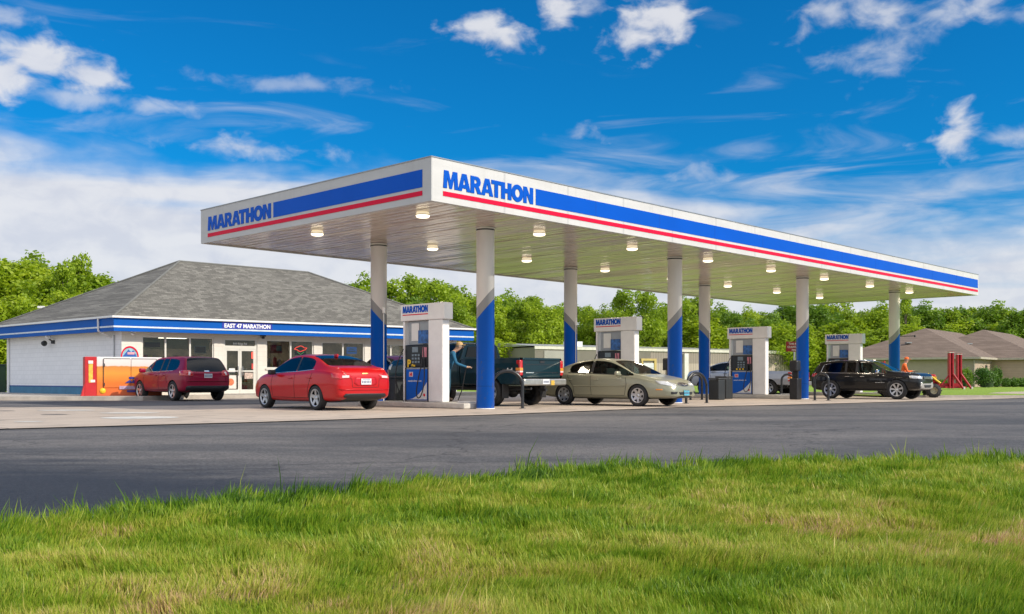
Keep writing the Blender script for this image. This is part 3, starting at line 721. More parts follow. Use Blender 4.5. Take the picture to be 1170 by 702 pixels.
def well_cutter(cx, cy, cz, r, wd):
    bm = bmesh.new(); n = 32
    a = [bm.verts.new((cx+r*math.cos(2*math.pi*k/n), cy, cz+r*math.sin(2*math.pi*k/n))) for k in range(n)]
    b_ = [bm.verts.new((cx+r*math.cos(2*math.pi*k/n), cy+wd, cz+r*math.sin(2*math.pi*k/n))) for k in range(n)]
    bm.faces.new(a); bm.faces.new(b_[::-1])
    for k in range(n): bm.faces.new((a[k], b_[k], b_[(k+1) % n], a[(k+1) % n]))
    bmesh.ops.recalc_face_normals(bm, faces=bm.faces[:])
    me = bpy.data.meshes.new('cut'); bm.to_mesh(me); bm.free(); me.materials.append(WELL)
    return link('cut', me)
class Car:
    def __init__(s, name, label, cat, sp, group=None):
        s.sp = sp; s.root = thing(name, label, cat, group=group); s.lofts = []
    def loft(s, stations, paintm, name='body', cab=True):
        """stations: list of (x, zlow, zt, zs, w, flag) ; flag applies to interval to the next station"""
        sp = s.sp; rings = []
        k_t = sp.get('tumble', .42)
        for (x, zl, zt, zs, w, fl) in stations:
            H = max(zt-zs, .02); zm = zl+(zs-zl)*.50
            tp = max(.9*w - k_t*H, .2)
            hg = zs-zl; half = [(0, zl), (.80*w, zl), (.965*w, zl+min(.07, .15*hg)), (.995*w, zl+.46*hg), (w, zl+.62*hg), (.985*w, zs-min(.10, .16*hg)), (.955*w, zs-min(.012, .03*hg)),
                    (.915*w, zs+min(.022, .3*H)), (.9*w-k_t*.86*H, zs+.86*H), (.9*w-k_t*.97*H-.035*min(1, H*4), zs+.965*H), (.5*tp, zt), (0, zt+.008)]
            ring = [(x, y, z) for y, z in half] + [(x, -y, z) for y, z in half[-2:0:-1]]
            rings.append(ring)
        n = len(rings[0]); hn = 12
        bm = bmesh.new(); vc = bm.verts.layers.float.new('crease_vert')
        vs = [[bm.verts.new(p) for p in r] for r in rings]
        cl = bm.edges.layers.float.new('crease_edge')
        sharp = {}
        for i in range(len(rings)-1):
            for k, cv in ((2, .35), (5, .30), (6, .55), (9, .25)):
                if 0 < i < len(rings)-2 or k in (2, 6):
                    for kk in (k, n-k): sharp[frozenset((i*n+kk % n, (i+1)*n+kk % n))] = cv
        for i in range(len(rings)-1):
            fl = stations[i][5]
            for k in range(n):
                f = bm.faces.new((vs[i][k], vs[i][(k+1) % n], vs[i+1][(k+1) % n], vs[i+1][k])); f.smooth = True
                kk = k if k < hn-1 else n-1-k
                mi = 0
                if kk == 7:
                    if 'g' in fl: mi = 1
                    if 'p' in fl: mi = 2
                    if 'd' in fl: mi = 4
                if kk in (9, 10):
                    if 'w' in fl: mi = 1
                    if 'r' in fl: mi = 4 if 'R' in fl else 1
                if kk in (0,): mi = 2
                f.material_index = mi
        for ends, rev in ((vs[0], True), (vs[-1], False)):
            for k in range(hn-1):
                a, b_ = ends[k], ends[k+1]; c_, d_ = ends[(n-k-1) % n], ends[(n-k) % n]
                fs = (a, b_, c_, d_) if k > 0 else (a, b_, c_)
                if k == hn-2: fs = (a, b_, d_)
                try:
                    f = bm.faces.new(fs); f.smooth = True; f.material_index = 0
                except Exception: pass
        bm.verts.index_update()
        for e in bm.edges:
            cv = sharp.get(frozenset((e.verts[0].index, e.verts[1].index)))
            if cv: e[cl] = cv
            ms_ = {f.material_index for f in e.link_faces}
            if len(ms_) > 1 and ms_ != {0, 2}: e[cl] = .88
        gl_ = lambda f_: any(q in f_ for q in 'gd')
        for i in range(1, len(rings)-1):
            fa_, fb_ = stations[i-1][5], stations[i][5]
            if ('p' in fa_) != ('p' in fb_) or (gl_(fa_) != gl_(fb_) and ('p' in fa_+fb_)):
                for k in (7, 8):
                    for kk in (k, n-k):
                        if 'p' in fa_+fb_: vs[i][kk][vc] = 1.0
                for a_, b__ in ((7, 8), (n-7, n-8)):
                    e = bm.edges.get((vs[i][a_], vs[i][b__]))
                    if e: e[cl] = 1.0
        bmesh.ops.recalc_face_normals(bm, faces=bm.faces[:])
        vol_ = bm.calc_volume(signed=True); print(s.root.name, 'vol', vol_, 'nonmanifold', sum(not e.is_manifold for e in bm.edges))
        if vol_ < 0: bmesh.ops.reverse_faces(bm, faces=bm.faces[:])
        me = bpy.data.meshes.new('tmp'); bm.to_mesh(me); bm.free()
        for m in (paintm, GLASS, TRIM, WELL, GLASSD): me.materials.append(m)
        o = bpy.data.objects.new('tmp', me); col.objects.link(o)
        sub = o.modifiers.new('s', 'SUBSURF'); sub.levels = 2; sub.render_levels = 2
        cutters = []
        for (cx, cy, cz, r, wd) in s.sp['wells']:
            cme_o = well_cutter(cx, cy, cz, r, wd); cutters.append(cme_o)
            bo = o.modifiers.new('b', 'BOOLEAN'); bo.object = cme_o; bo.operation = 'DIFFERENCE'; bo.solver = 'EXACT'; bo.use_self = False; bo.material_mode = 'TRANSFER'
        dg = bpy.context.evaluated_depsgraph_get(); dg.update()
        ev = o.evaluated_get(dg); mesh = bpy.data.meshes.new_from_object(ev)
        for att in range(1, 6):
            my = max(abs(v.co.y) for v in mesh.vertices)
            if my < max(s_[4] for s_ in stations)+.05: break
            for c_ in cutters: c_.scale = (1+.002*att, 1, 1+.002*att); c_.location = (.004*att, 0, .003*att)
            dg.update(); mesh = bpy.data.meshes.new_from_object(o.evaluated_get(dg)); print('retry boolean', att, my)
        bpy.data.objects.remove(o)
        for c_ in cutters: bpy.data.objects.remove(c_)
        # split by material
        bm = bmesh.new(); bm.from_mesh(mesh)
        s.bvh = BVHTree.FromBMesh(bm); s.bvhs = getattr(s, 'bvhs', []) + [s.bvh]
        names = [m.name for m in mesh.materials]
        out = {}
        def part(test, nm, mt, par):
            b2_ = bmesh.new(); b2_.from_mesh(mesh)
            dele = [f for f in b2_.faces if not test(f)]
            bmesh.ops.delete(b2_, geom=dele, context='FACES')
            if not b2_.faces: b2_.free(); return None
            me2 = bpy.data.meshes.new(nm); b2_.to_mesh(me2); b2_.free(); me2.materials.clear(); me2.materials.append(mt)
            for p in me2.polygons: p.material_index = 0
            return link(nm, me2, par)
        ix = {n_: i for i, n_ in enumerate(names)}
        gi, gd, tr, we = ix.get(GLASS.name, -1), ix.get(GLASSD.name, -1), ix.get(TRIM.name, -1), ix.get(WELL.name, -1)
        body = part(lambda f: f.material_index not in (gi, gd, tr, we), name, paintm, s.root); s.body = body
        for wx_s in sorted({w_[0] for w_ in s.sp['wells']}):
            for sgy in (1, -1):
                part(lambda f: f.material_index == we and abs(f.calc_center_median().x-wx_s) < .7 and f.calc_center_median().y*sgy > 0, 'wheel_well', WELL, body)
        part(lambda f: f.material_index == tr, 'underside', TRIM, body)
        for gx, gm in ((gi, GLASS), (gd, GLASSD)):
            part(lambda f: f.material_index == gx and f.calc_center_median().x > sp.get('ws_x', .3) and abs(f.normal.y) < .55, 'windshield', gm, s.root)
            part(lambda f: f.material_index == gx and not (f.calc_center_median().x > sp.get('ws_x', .3) and abs(f.normal.y) < .55) and abs(f.normal.y) < .6, 'rear_window', gm, s.root)
            for sgn in (1, -1):
                for nm, test in (('side_window', lambda c: c.x > sp.get('bx', -.2)), ('side_window', lambda c: c.x <= sp.get('bx', -.2))):
                    part(lambda f: f.material_index == gx and abs(f.normal.y) >= (.55 if f.calc_center_median().x > sp.get('ws_x', .3) else .6) and f.calc_center_median().y*sgn > 0 and test(f.calc_center_median()), nm, gm, s.root)
        bm.free()
        return body
    def ray(s, o, d):
        best = None
        for b in s.bvhs:
            h = b.ray_cast(o, d)
            if h[0] is not None and (best is None or h[3] < best[3]): best = h
        return best
    def patch(s, name, pts, phi, m, off=.006, par=None, th=.02, rings=4, dens=5):
        """panel that follows the body; pts = 3D guide points, phi = viewing azimuth in degrees"""
        a = R(phi); n = Vector((math.cos(a), math.sin(a), 0)); t = Vector((-math.sin(a), math.cos(a), 0))
        pl_ = [(Vector(p).dot(t), p[2]) for p in pts]
        poly = []
        for i in range(len(pl_)):
            p, q = pl_[i], pl_[(i+1) % len(pl_)]
            for j in range(dens): poly.append((p[0]+(q[0]-p[0])*j/dens, p[1]+(q[1]-p[1])*j/dens))
        cx = sum(p[0] for p in poly)/len(poly); cz = sum(p[1] for p in poly)/len(poly)
        P = []; last = None; miss = []
        def hit(sx, z):
            h = s.ray(n*6+t*sx+Vector((0,0,z)), -n)
            return h
        h0 = hit(cx, cz)
        if h0 is None: return None
        for r_ in range(rings, -1, -1):
            f_ = r_/rings
            ring = poly if r_ else [(cx, cz)]
            for (px, pz) in ring:
                sx, z = cx+(px-cx)*f_, cz+(pz-cz)*f_
                h = hit(sx, z)
                dd = h[0].dot(n) if h else None
                P.append([sx, z, dd])
        base = h0[0].dot(n); ln = len(poly)
        for i, p in enumerate(P):
            if p[2] is None or abs(p[2]-base) > .8:
                j = i
                while j < len(P) and (P[j][2] is None or abs(P[j][2]-base) > .8): j += ln
                p[2] = P[j][2] if j < len(P) else base
        vs = [n*(p[2]+off)+t*p[0]+Vector((0,0,p[1])) for p in P]; fs = []
        for r_ in range(rings-1):
            for k in range(ln):
                fs.append((r_*ln+k, r_*ln+(k+1) % ln, (r_+1)*ln+(k+1) % ln, (r_+1)*ln+k))
        c_ = len(vs)-1; o_ = (rings-1)*ln
        for k in range(ln): fs.append((o_+k, o_+(k+1) % ln, c_))
        nv = len(vs); vs += [v_-n*(th+off) for v_ in vs[:ln]]
        for k in range(ln): fs.append((k, (k+1) % ln, nv+(k+1) % ln, nv+k))
        b = MB(); b.add(vs, fs, 0, False)
        b.sm = [len(f) != 4 or i < (rings-1)*ln for i, f in enumerate(fs)]
        return b.build(name, m, par or s.root)
    def strip(s, name, pts, phi, m, w=.012, off=.004, par=None):
        """thin line that follows the body"""
        a = R(phi); n = Vector((math.cos(a), math.sin(a), 0)); t = Vector((-math.sin(a), math.cos(a), 0))
        pl_ = [Vector((Vector(p).dot(t), p[2])) for p in pts]; d = []
        for i in range(len(pl_)-1):
            k_ = max(2, int((pl_[i+1]-pl_[i]).length/.06))
            for j in range(k_): d.append(pl_[i].lerp(pl_[i+1], j/k_))
        d.append(pl_[-1]); vs = []; fs = []; last = None
        for i, p in enumerate(d):
            dr = (d[min(i+1, len(d)-1)]-d[max(i-1, 0)]).normalized(); pr = Vector((-dr.y, dr.x))*w/2
            for q in (p+pr, p-pr):
                h = s.ray(n*6+t*q.x+Vector((0,0,q.y)), -n)
                dd = h[0].dot(n) if h else last
                if dd is None: dd = 0
                if last is not None and abs(dd-last) > .3: dd = last
                last = dd
                vs.append(n*(dd+off)+t*q.x+Vector((0,0,q.y)))
                vs.append(n*(dd-.01)+t*q.x+Vector((0,0,q.y)))
        for i in range(len(d)-1):
            a0 = i*4; b0 = (i+1)*4
            fs += [(a0, a0+2, b0+2, b0), (a0, b0, b0+1, a0+1), (a0+2, a0+3, b0+3, b0+2)]
        b = MB(); b.add(vs, fs, 0, True); return b.build(name, m, par or s.body)
    def wheel(s, x, y, r, wd, style='alloy', spokes=5, rimr=.66):
        sg = 1 if y > 0 else -1
        b = MB(); hw = wd/2
        b.lathe([(r*rimr, -hw*.8), (r*rimr+.015, -hw*.95), (r*.9, -hw), (r*.975, -hw*.82), (r, -hw*.55), (r, hw*.55), (r*.975, hw*.82), (r*.9, hw), (r*rimr+.015, hw*.95), (r*rimr, hw*.8)], (0,0,0), 'Y', 36)
        ty = b.build('wheel', RUBBER, s.root); ty.location = (x, y, r)
        c = MB(); R_ = r*rimr
        c.lathe([(R_, hw*.86*sg), (R_-.015, hw*.80*sg), (R_-.03, hw*.35*sg), (R_-.03, -hw*.6*sg), (0, -hw*.5*sg)], (0,0,0), 'Y', 36, 1)
        c.lathe([(R_+.004, hw*.90*sg), (R_-.018, hw*.93*sg), (R_-.03, hw*.7*sg)], (0,0,0), 'Y', 36, 0)
        for k in range(spokes):
            an = 2*math.pi*k/spokes+.3
            for dlt in ((-.09, .09) if style == 'split' else (0,)):
                a1 = an+dlt*1.0
                w0, w1 = (.020, .022) if style == 'split' else ((.05, .034) if style != 'steel' else (.07, .08))
                r0, r1 = .04, R_-.012
                if style in ('many',): w0, w1 = .022, .018
                tx, tz = math.cos(a1), math.sin(a1); nx, nz_2 = -tz, tx
                y0_, y1_ = hw*.62*sg, hw*.30*sg
                yr = hw*.82*sg
                pts = [(tx*r0+nx*w0, y0_, tz*r0+nz_2*w0), (tx*r0-nx*w0, y0_, tz*r0-nz_2*w0), (tx*r1-nx*w1, yr, tz*r1-nz_2*w1), (tx*r1+nx*w1, yr, tz*r1+nz_2*w1)]
                pb = [(p[0], p[1]-.03*sg, p[2]) for p in pts]
                c.add(pts+pb, [(0,1,2,3),(7,6,5,4),(0,3,7,4),(1,5,6,2),(0,4,5,1),(3,2,6,7)], 0)
        c.lathe([(.0, hw*.78*sg), (.035, hw*.76*sg), (.06, hw*.6*sg), (.06, hw*.3*sg)], (0,0,0), 'Y', 16, 0)
        rm = c.build('rim', [SILVER, WELL], ty)
        return ty
    def interior(s, xs, z0, z1, w, rows):
        b = MB(); b.box(((xs[0]+xs[1])/2, 0, (z0+z1)/2), (xs[1]-xs[0], w*2, z1-z0))
        for x in rows:
            for sy in (-1, 1):
                b.box((x, sy*w*.48, z1+.10), (.13, w*.62, .38), bev=.05); b.box((x-.03, sy*w*.48, z1+.37), (.10, .24, .16), bev=.04)
        b.build('seats', INTER, s.root)
    def mirror(s, x, y, z, m, sz=1.0):
        for sg in (1, -1):
            b = MB(); b.box((x-.02, sg*(y+.13), z), (.13*sz, .21*sz, .14*sz), bev=.045); b.tube([(x, sg*(y-.02), z-.04), (x, sg*(y+.08), z-.03)], .022, 6); b.build('mirror', m, s.root)
    def handle(s, xs, z, m):
        for sg, phi in ((1, 90), (-1, 270)):
            for x in xs:
                h = s.ray(Vector((x, sg*4, z)), Vector((0, -sg, 0)))
                if h: 
                    b = MB(); b.box((x, h[0].y+sg*.018, z), (.19, .035, .028), bev=.01); b.build('door_handle', m, s.root)
    def plate(s, front, z, par=None, y=0, w=.31, m=PLATE):
        d = 1 if front else -1
        h = s.ray(Vector((d*6, y, z)), Vector((-d, 0, 0)))
        if h is None: return
        x = h[0].x+d*.022
        b = MB(); b.box((x, y, z), (.012, w, .155)); o = b.build('licence_plate', m, s.root)
        q = MB()
        for i in range(6): q.box((x+d*.0075, y-.115+.046*i, z-.01), (.003, .026, .07))
        q.box((x+d*.0075, y, z+.062), (.003, w*.8, .016)); q.build('plate_print', PLATEB, o)
    def place(s, anchor, heading, local):
        """local point (x,y) of the car lands on anchor"""
        a = math.atan2(heading[1], heading[0]); c_, s_ = math.cos(a), math.sin(a)
        s.root.rotation_euler = (0, 0, a)
        s.root.location = (anchor[0]-(c_*local[0]-s_*local[1]), anchor[1]-(s_*local[0]+c_*local[1]), 0)
def seams(c, xs, zb, zt_, zsill):
    for phi, sg in ((90, 1), (270, -1)):
        for pl in xs: c.strip('panel_gap', [(x, 0, z) for x, z in pl], phi, SEAM, .011)

# --- red compact sedan
PR = paint('paint_bright_red', (.45,.0,.003), .0)
W = .895
c = Car('sedan', 'shiny bright red four door sedan beside the nearest pump, seen from behind', 'car', dict(
    wells=[(-1.29, .62, .315, .365, .5), (-1.29, -1.12, .315, .365, .5), (1.41, .62, .315, .365, .5), (1.41, -1.12, .315, .365, .5)], ws_x=.4, bx=-.2))
st = [(-2.33,.42,.80,.70,.60,''), (-2.30,.34,.98,.86,.76,''), (-2.20,.27,1.10,.955,.84,''), (-1.95,.24,1.135,1.0,.875,''), (-1.68,.22,1.16,1.03,.89,'r'), (-1.25,.20,1.325,1.03,.895,'r'),
      (-1.10,.20,1.37,1.02,.895,'rg'), (-.72,.20,1.455,1.0,.895,'g'), (-.28,.20,1.49,.985,.895,'p'), (-.19,.20,1.492,.98,.895,'g'), (.18,.20,1.475,.965,.895,'g'), (.45,.20,1.425,.955,.895,'wg'),
      (.85,.20,1.235,.94,.893,'wg'), (1.25,.20,1.02,.92,.89,''), (1.60,.22,.955,.88,.88,''), (1.95,.24,.885,.80,.855,''), (2.18,.25,.77,.68,.77,''), (2.31,.28,.60,.52,.60,''), (2.34,.34,.50,.44,.48,'')]
c.loft(st, PR)
for x in (-1.29, 1.41):
    for y in (.79, -.79): c.wheel(x, y, .325, .215, 'alloy', 5, .70)
c.interior((-1.5, 1.0), .3, .88, .70, (-.95, .1))
c.mirror(.82, .86, 1.0, TRIM)
seams(c, [[(.98,.92),(1.02,.7),(.95,.32)], [(-.23,.95),(-.22,.3)], [(-1.12,.98),(-1.0,.72),(-.92,.55),(-.90,.32)], [(.95,.32),(-.90,.32)]], 0, 0, 0)
c.handle((-.02, -1.0), .84, PR)
for sg, phi in ((1, 128), (-1, 232)):
    c.patch('tail_light', [(-2.02, sg*.87, .96), (-2.05, sg*.86, .84), (-2.28, sg*.72, .81), (-2.33, sg*.46, .84), (-2.33, sg*.42, .92), (-2.25, sg*.72, .97)], 180-sg*42, TAIL, .012)
    c.patch('tail_light_inner', [(-2.3, sg*.70, .90), (-2.3, sg*.70, .84), (-2.32, sg*.50, .85), (-2.32, sg*.50, .91)], 180-sg*25, TAILC, .018)
    c.patch('headlight', [(2.05, sg*.80, .78), (2.05, sg*.80, .68), (2.28, sg*.5, .62), (2.28, sg*.45, .68)], sg*40, HEADL, .01)
c.patch('plate_recess', [(-2.3,.32,.86),(-2.3,-.32,.86),(-2.3,-.36,.70),(-2.3,-.26,.64),(-2.3,.26,.64),(-2.3,.36,.70)], 180, paint('paint_red_recess', (.50,.01,.02)), .004)
c.plate(False, .75)
c.patch('bumper_fold', [(-2.3,.78,.56),(-2.3,-.78,.56),(-2.3,-.70,.53),(-2.3,.70,.53)], 180, PR, .02)
c.patch('emblem', [(-2.2,.09,.975),(-2.2,-.09,.975),(-2.2,-.09,.945),(-2.2,.09,.945)], 180, mat('emblem_gold', (.6,.45,.15), .3, metal=.7), .01)
c.strip('panel_gap', [(-2.3,.62,.99),(-2.3,.42,.80),(-2.3,.40,.60),(-2.3,-.40,.60),(-2.3,-.42,.80),(-2.3,-.62,.99)], 180, SEAM, .010)
c.patch('diffuser', [(-2.3,.66,.38),(-2.3,.60,.44),(-2.3,-.60,.44),(-2.3,-.66,.38),(-2.3,-.6,.33),(-2.3,.6,.33)], 180, TRIM, .012)
b = MB(); b.box((-.92,0,1.445),(.16,.05,.09), bev=.02); b.build('antenna', PR, c.root)
for phi, sg in ((90,1),(270,-1)):
    c.strip('window_trim', [(1.08,0,.975),(.5,0,1.0),(-.3,0,1.02),(-1.15,0,1.07)], phi, CHROME, .018)
c.place((-5.12, 25.75), (-.675, .738), (-1.29, .85)); RED_CAR = c
print('red ok')

# --- maroon crossover
PM = paint('paint_maroon', (.27,.002,.03), .1); PM.node_tree.nodes['Principled BSDF'].inputs['Coat Weight'].default_value = .2
def suv(name, label, P, priv, dims, extra):
    L, W, Hh, wb, ro = dims   # length, half width, height, wheelbase, rear overhang
    xr = -L/2; xf = L/2; ra = xr+ro; fa = ra+wb; rr = extra['r']
    g2 = 'd' if priv else 'g'
    c = Car(name, label, 'car', dict(tumble=extra.get('tumble', .34), wells=[(x, y, rr-.01, rr+.055, .55) for x in (ra, fa) for y in (W-.28, -W-.27)], ws_x=.55-extra.get('cs', 0), bx=extra.get('bx', -.25)))
    zb = extra['zb']; gc = extra['gc']; cs = extra.get('cs', 0)
    st = [(xr-.0,.48,.86,.74,W*.80,''), (xr+.03,gc+.12,1.03,zb-.12,W*.90,''), (xr+.09,gc+.06,Hh*.64,zb-.0,W*.95,'rR'), (xr+.24,gc+.02,Hh*.84,zb+.02,W*.98,'rR'), (xr+.40,gc,Hh*.965,zb+.01,W*.99,''), (xr+.62,gc,Hh*.985,zb,W,g2),
          (ra+.62,gc,Hh*.998,zb-.02,W,'p'), (ra+.72,gc,Hh,zb-.02,W,g2), (extra.get('bx', -.25)-.06,gc,Hh,zb-.03,W,'p'), (extra.get('bx', -.25)+.05,gc,Hh,zb-.035,W,'g'),
          (.30-cs,gc,Hh*.985,zb-.045,W,'g'), (.50-cs,gc,Hh*.955,zb-.05,W,'wg'), (.85-cs,gc,Hh*.845,zb-.055,W*.998,'wg'), (1.22-cs,gc,zb+.085,zb-.07,W*.995,''), (1.60,gc+.01,zb+.03,zb-.10,W*.985,''),
          (xf-.42,gc+.03,zb-.035,zb-.17,W*.96,''), (xf-.16,gc+.06,zb-.12,zb-.27,W*.88,''), (xf-.04,gc+.10,zb-.27,zb-.36,W*.76,''), (xf,gc+.16,zb-.42,zb-.50,W*.62,'')]
    if extra.get('blunt'):
        st[-4:] = [(xf-.42,gc+.03,zb+.02,zb-.10,W*.97,''), (xf-.16,gc+.05,zb-.01,zb-.14,W*.95,''), (xf-.05,gc+.07,zb-.07,zb-.20,W*.90,''), (xf,gc+.12,zb-.18,zb-.28,W*.80,'')]
    c.loft(st, P)
    for x in (ra, fa):
        for y in (W-.11, -W+.11): c.wheel(x, y, rr, .235, extra.get('style', 'alloy'), extra.get('spokes', 5), .68)
    c.interior((xr+.6, 1.0), .4, zb-.16, W-.17, (ra+.3, -.1))
    c.mirror(.92-cs, W-.03, zb+.06, extra.get('mirm', P), 1.15)
    seams(c, [[(1.02,zb-.1),(1.06,.8),(1.0,.42)], [(extra.get('bx', -.25),zb-.08),(extra.get('bx', -.25)+.02,.42)], [(ra+.62,zb-.06),(ra+.50,.78),(ra+.42,.66)], [(1.0,.42),(ra+.45,.42)]], 0, 0, 0)
    c.handle((-.02, ra+.78), zb-.14, extra.get('hm', P))
    return c, xr, xf, ra, fa
c, xr, xf, ra, fa = suv('crossover', 'maroon crossover parked at the shop front beside the orange ice box, seen from behind', PM, False, (4.68, .96, 1.66, 2.82, .93), dict(r=.365, zb=1.08, gc=.30))
for sg in (1, -1):
    c.patch('tail_light', [(xr+.42, sg*.93, 1.12), (xr+.36, sg*.93, .93), (xr, sg*.60, .90), (xr, sg*.56, 1.03), (xr+.1, sg*.66, 1.13)], 180-sg*38, TAIL, .016)
    c.patch('tail_light_inner', [(xr, sg*.76, 1.08), (xr, sg*.78, .95), (xr, sg*.70, .95), (xr, sg*.69, 1.07)], 180-sg*28, TAILC, .018)
c.patch('bumper', [(xr,.86,.50),(xr,.80,.56),(xr,-.80,.56),(xr,-.86,.50),(xr,-.80,.34),(xr,.80,.34)], 180, TRIM, .03)
c.patch('bumper_fold', [(xr,.84,.74),(xr,.80,.765),(xr,-.80,.765),(xr,-.84,.74),(xr,-.80,.725),(xr,.80,.725)], 180, PM, .03)
c.plate(False, .93)
for phi in (90, 270): c.strip('sill_trim', [(1.0,0,.40),(ra+.42,0,.40)], phi, TRIM, .16, .008)
c.strip('panel_gap', [(xr,.72,1.2),(xr,.70,.72),(xr,-.70,.72),(xr,-.72,1.2)], 180, SEAM, .011)
c.patch('emblem', [(xr,.10,1.12),(xr,-.10,1.12),(xr,-.10,1.075),(xr,.10,1.075)], 180, CHROME, .01)
for phi in (90, 270): c.strip('window_trim', [(1.1,0,1.06),(.3,0,1.085),(ra+.1,0,1.12)], phi, CHROME, .018)
c.patch('license_garnish', [(xr,.55,1.04),(xr,-.55,1.04),(xr,-.55,1.0),(xr,.55,1.0)], 180, PM, .014)
c.place((-12.5, 36.3), (-.698, .716), (ra, .93))
# the half seen one beyond the pump
PV = paint('paint_dusty_purple_red', (.22,.04,.09), .3)
c, xr, xf, ra, fa = suv('parked_minivan', 'purple red minivan parked nose to the shop, seen between column and nearest pump', PV, False, (4.9, .98, 1.80, 3.0, .95), dict(r=.345, zb=1.12, gc=.24))
for sg in (1, -1): c.patch('tail_light', [(xr+.1, sg*.9, 1.2), (xr+.05, sg*.9, .9), (xr, sg*.76, .9), (xr, sg*.76, 1.2)], 180-sg*30, TAIL, .012)
c.plate(False, .9)
c.place((-5.3, 42.6), (-.593, .805), (0, 0))
print('suv ok')
# --- black off-road wagon
PB = paint('paint_black', (.004,.0045,.006), .0)
c, xr, xf, ra, fa = suv('off_road_wagon', 'glossy black off-road wagon with grey arch trim, parked between third and fourth islands', PB, True, (4.82, .965, 1.66, 2.915, .95), dict(r=.405, zb=1.10, gc=.34, blunt=True, cs=.20, bx=-.30, tumble=.28, spokes=7, style='split', hm=CHROME, mirm=CHROME))
for sg in (1, -1):
    c.patch('headlight', [(xf-.42, sg*.93, 1.0), (xf-.40, sg*.93, .88), (xf-.05, sg*.52, .84), (xf-.05, sg*.50, .95)], sg*38, HEADL, .012)
    c.patch('tail_light', [(xr+.3, sg*.93, 1.10), (xr+.25, sg*.93, .96), (xr, sg*.6, .96), (xr, sg*.6, 1.08)], 180-sg*40, TAIL, .012)
    c.patch('fog_light', [(xf-.1, sg*.70, .72), (xf-.1, sg*.70, .62), (xf, sg*.52, .62), (xf, sg*.52, .70)], sg*25, HEADL, .01)
g = c.patch('grille', [(xf,.44,.97),(xf,-.44,.97),(xf,-.46,.84),(xf,.46,.84)], 0, TRIM, .014)
for i in range(7):
    h = c.ray(Vector((6, -.36+.12*i, .905)), Vector((-1,0,0)))
    q = MB(); q.box((h[0].x+.022, -.36+.12*i, .905), (.02, .05, .105), bev=.008); q.build('grille_bar', CHROME, g)
c.patch('bumper', [(xf,.78,.58),(xf,.70,.66),(xf,-.70,.66),(xf,-.78,.58),(xf,-.72,.42),(xf,.72,.42)], 0, mat('bumper_grey_trim', (.30,.29,.27), .5, var=.1), .02)
c.patch('air_intake', [(xf,.44,.60),(xf,-.44,.60),(xf,-.36,.49),(xf,.36,.49)], 0, TRIM, .028)
GT = mat('arch_grey_trim', (.16,.155,.145), .6, var=.1)
for phi, sg in ((90,1),(270,-1)):
    for cx in (ra, fa):
        c.strip('wheel_arch_trim', [(cx+.455*math.cos(a*math.pi/14), 0, .375+.455*math.sin(a*math.pi/14)) for a in range(0, 15)], phi, GT, .045, .012)
    c.strip('window_trim', [(.92,0,1.08),(.3,0,1.095),(ra+.0,0,1.12),(xr+.48,0,1.15)], phi, CHROME, .02)
    c.strip('window_trim', [(xr+.48,0,1.15),(xr+.60,0,1.48),(xr+.9,0,1.52)], phi, CHROME, .02)
    c.strip('door_badge', [(.95,0,.70),(.55,0,.70)], phi, GREYP, .025)
    c.strip('roof_rail', [(.2,sg*.6,1.655),(xr+.7,sg*.6,1.64)], phi, CHROME, .025, .02)
c.root.scale = (.93, .93, .95); c.place((13.15, 40.7), (.75, -.66), (ra*.93, -.93*.93))
print('jeep ok')

# --- beige sedan
PG = paint('paint_champagne_beige', (.32,.315,.225), .3)
c = Car('sedan', 'champagne beige four door sedan facing the road, in front of the second pump', 'car', dict(tumble=.40,
    wells=[(-1.37, .62, .31, .365, .5), (-1.37, -1.12, .31, .365, .5), (1.39, .62, .31, .365, .5), (1.39, -1.12, .31, .365, .5)], ws_x=.35, bx=-.3))
st = [(-2.54,.42,.70,.60,.58,''), (-2.48,.33,.88,.76,.74,''), (-2.32,.26,1.00,.88,.83,''), (-2.05,.23,1.04,.93,.87,''), (-1.80,.21,1.08,.97,.89,'r'), (-1.42,.20,1.235,.98,.905,'r'),
      (-1.22,.20,1.305,.98,.91,'rg'), (-.80,.20,1.41,.965,.915,'g'), (-.38,.20,1.455,.955,.92,'p'), (-.28,.20,1.46,.95,.92,'g'), (.10,.20,1.44,.935,.92,'g'), (.36,.20,1.385,.925,.92,'wg'),
      (.82,.20,1.175,.91,.915,'wg'), (1.22,.20,.965,.885,.91,''), (1.60,.21,.90,.83,.90,''), (2.0,.22,.83,.75,.87,''), (2.30,.24,.73,.66,.78,''), (2.46,.26,.62,.54,.64,''), (2.52,.32,.52,.45,.50,'')]
c.loft(st, PG)
for x in (-1.37, 1.39):
    for y in (.80, -.80): c.wheel(x, y, .325, .21, 'alloy', 7, .68)
c.interior((-1.6, .9), .3, .86, .72, (-1.0, .0))
c.mirror(.78, .88, .98, PG)
seams(c, [[(.95,.9),(1.0,.66),(.93,.34)], [(-.33,.93),(-.30,.32)], [(-1.25,.95),(-1.12,.74),(-1.0,.6),(-.96,.34)], [(.93,.32),(-.96,.32)]], 0, 0, 0)
c.handle((-.12, -1.12), .80, PG)
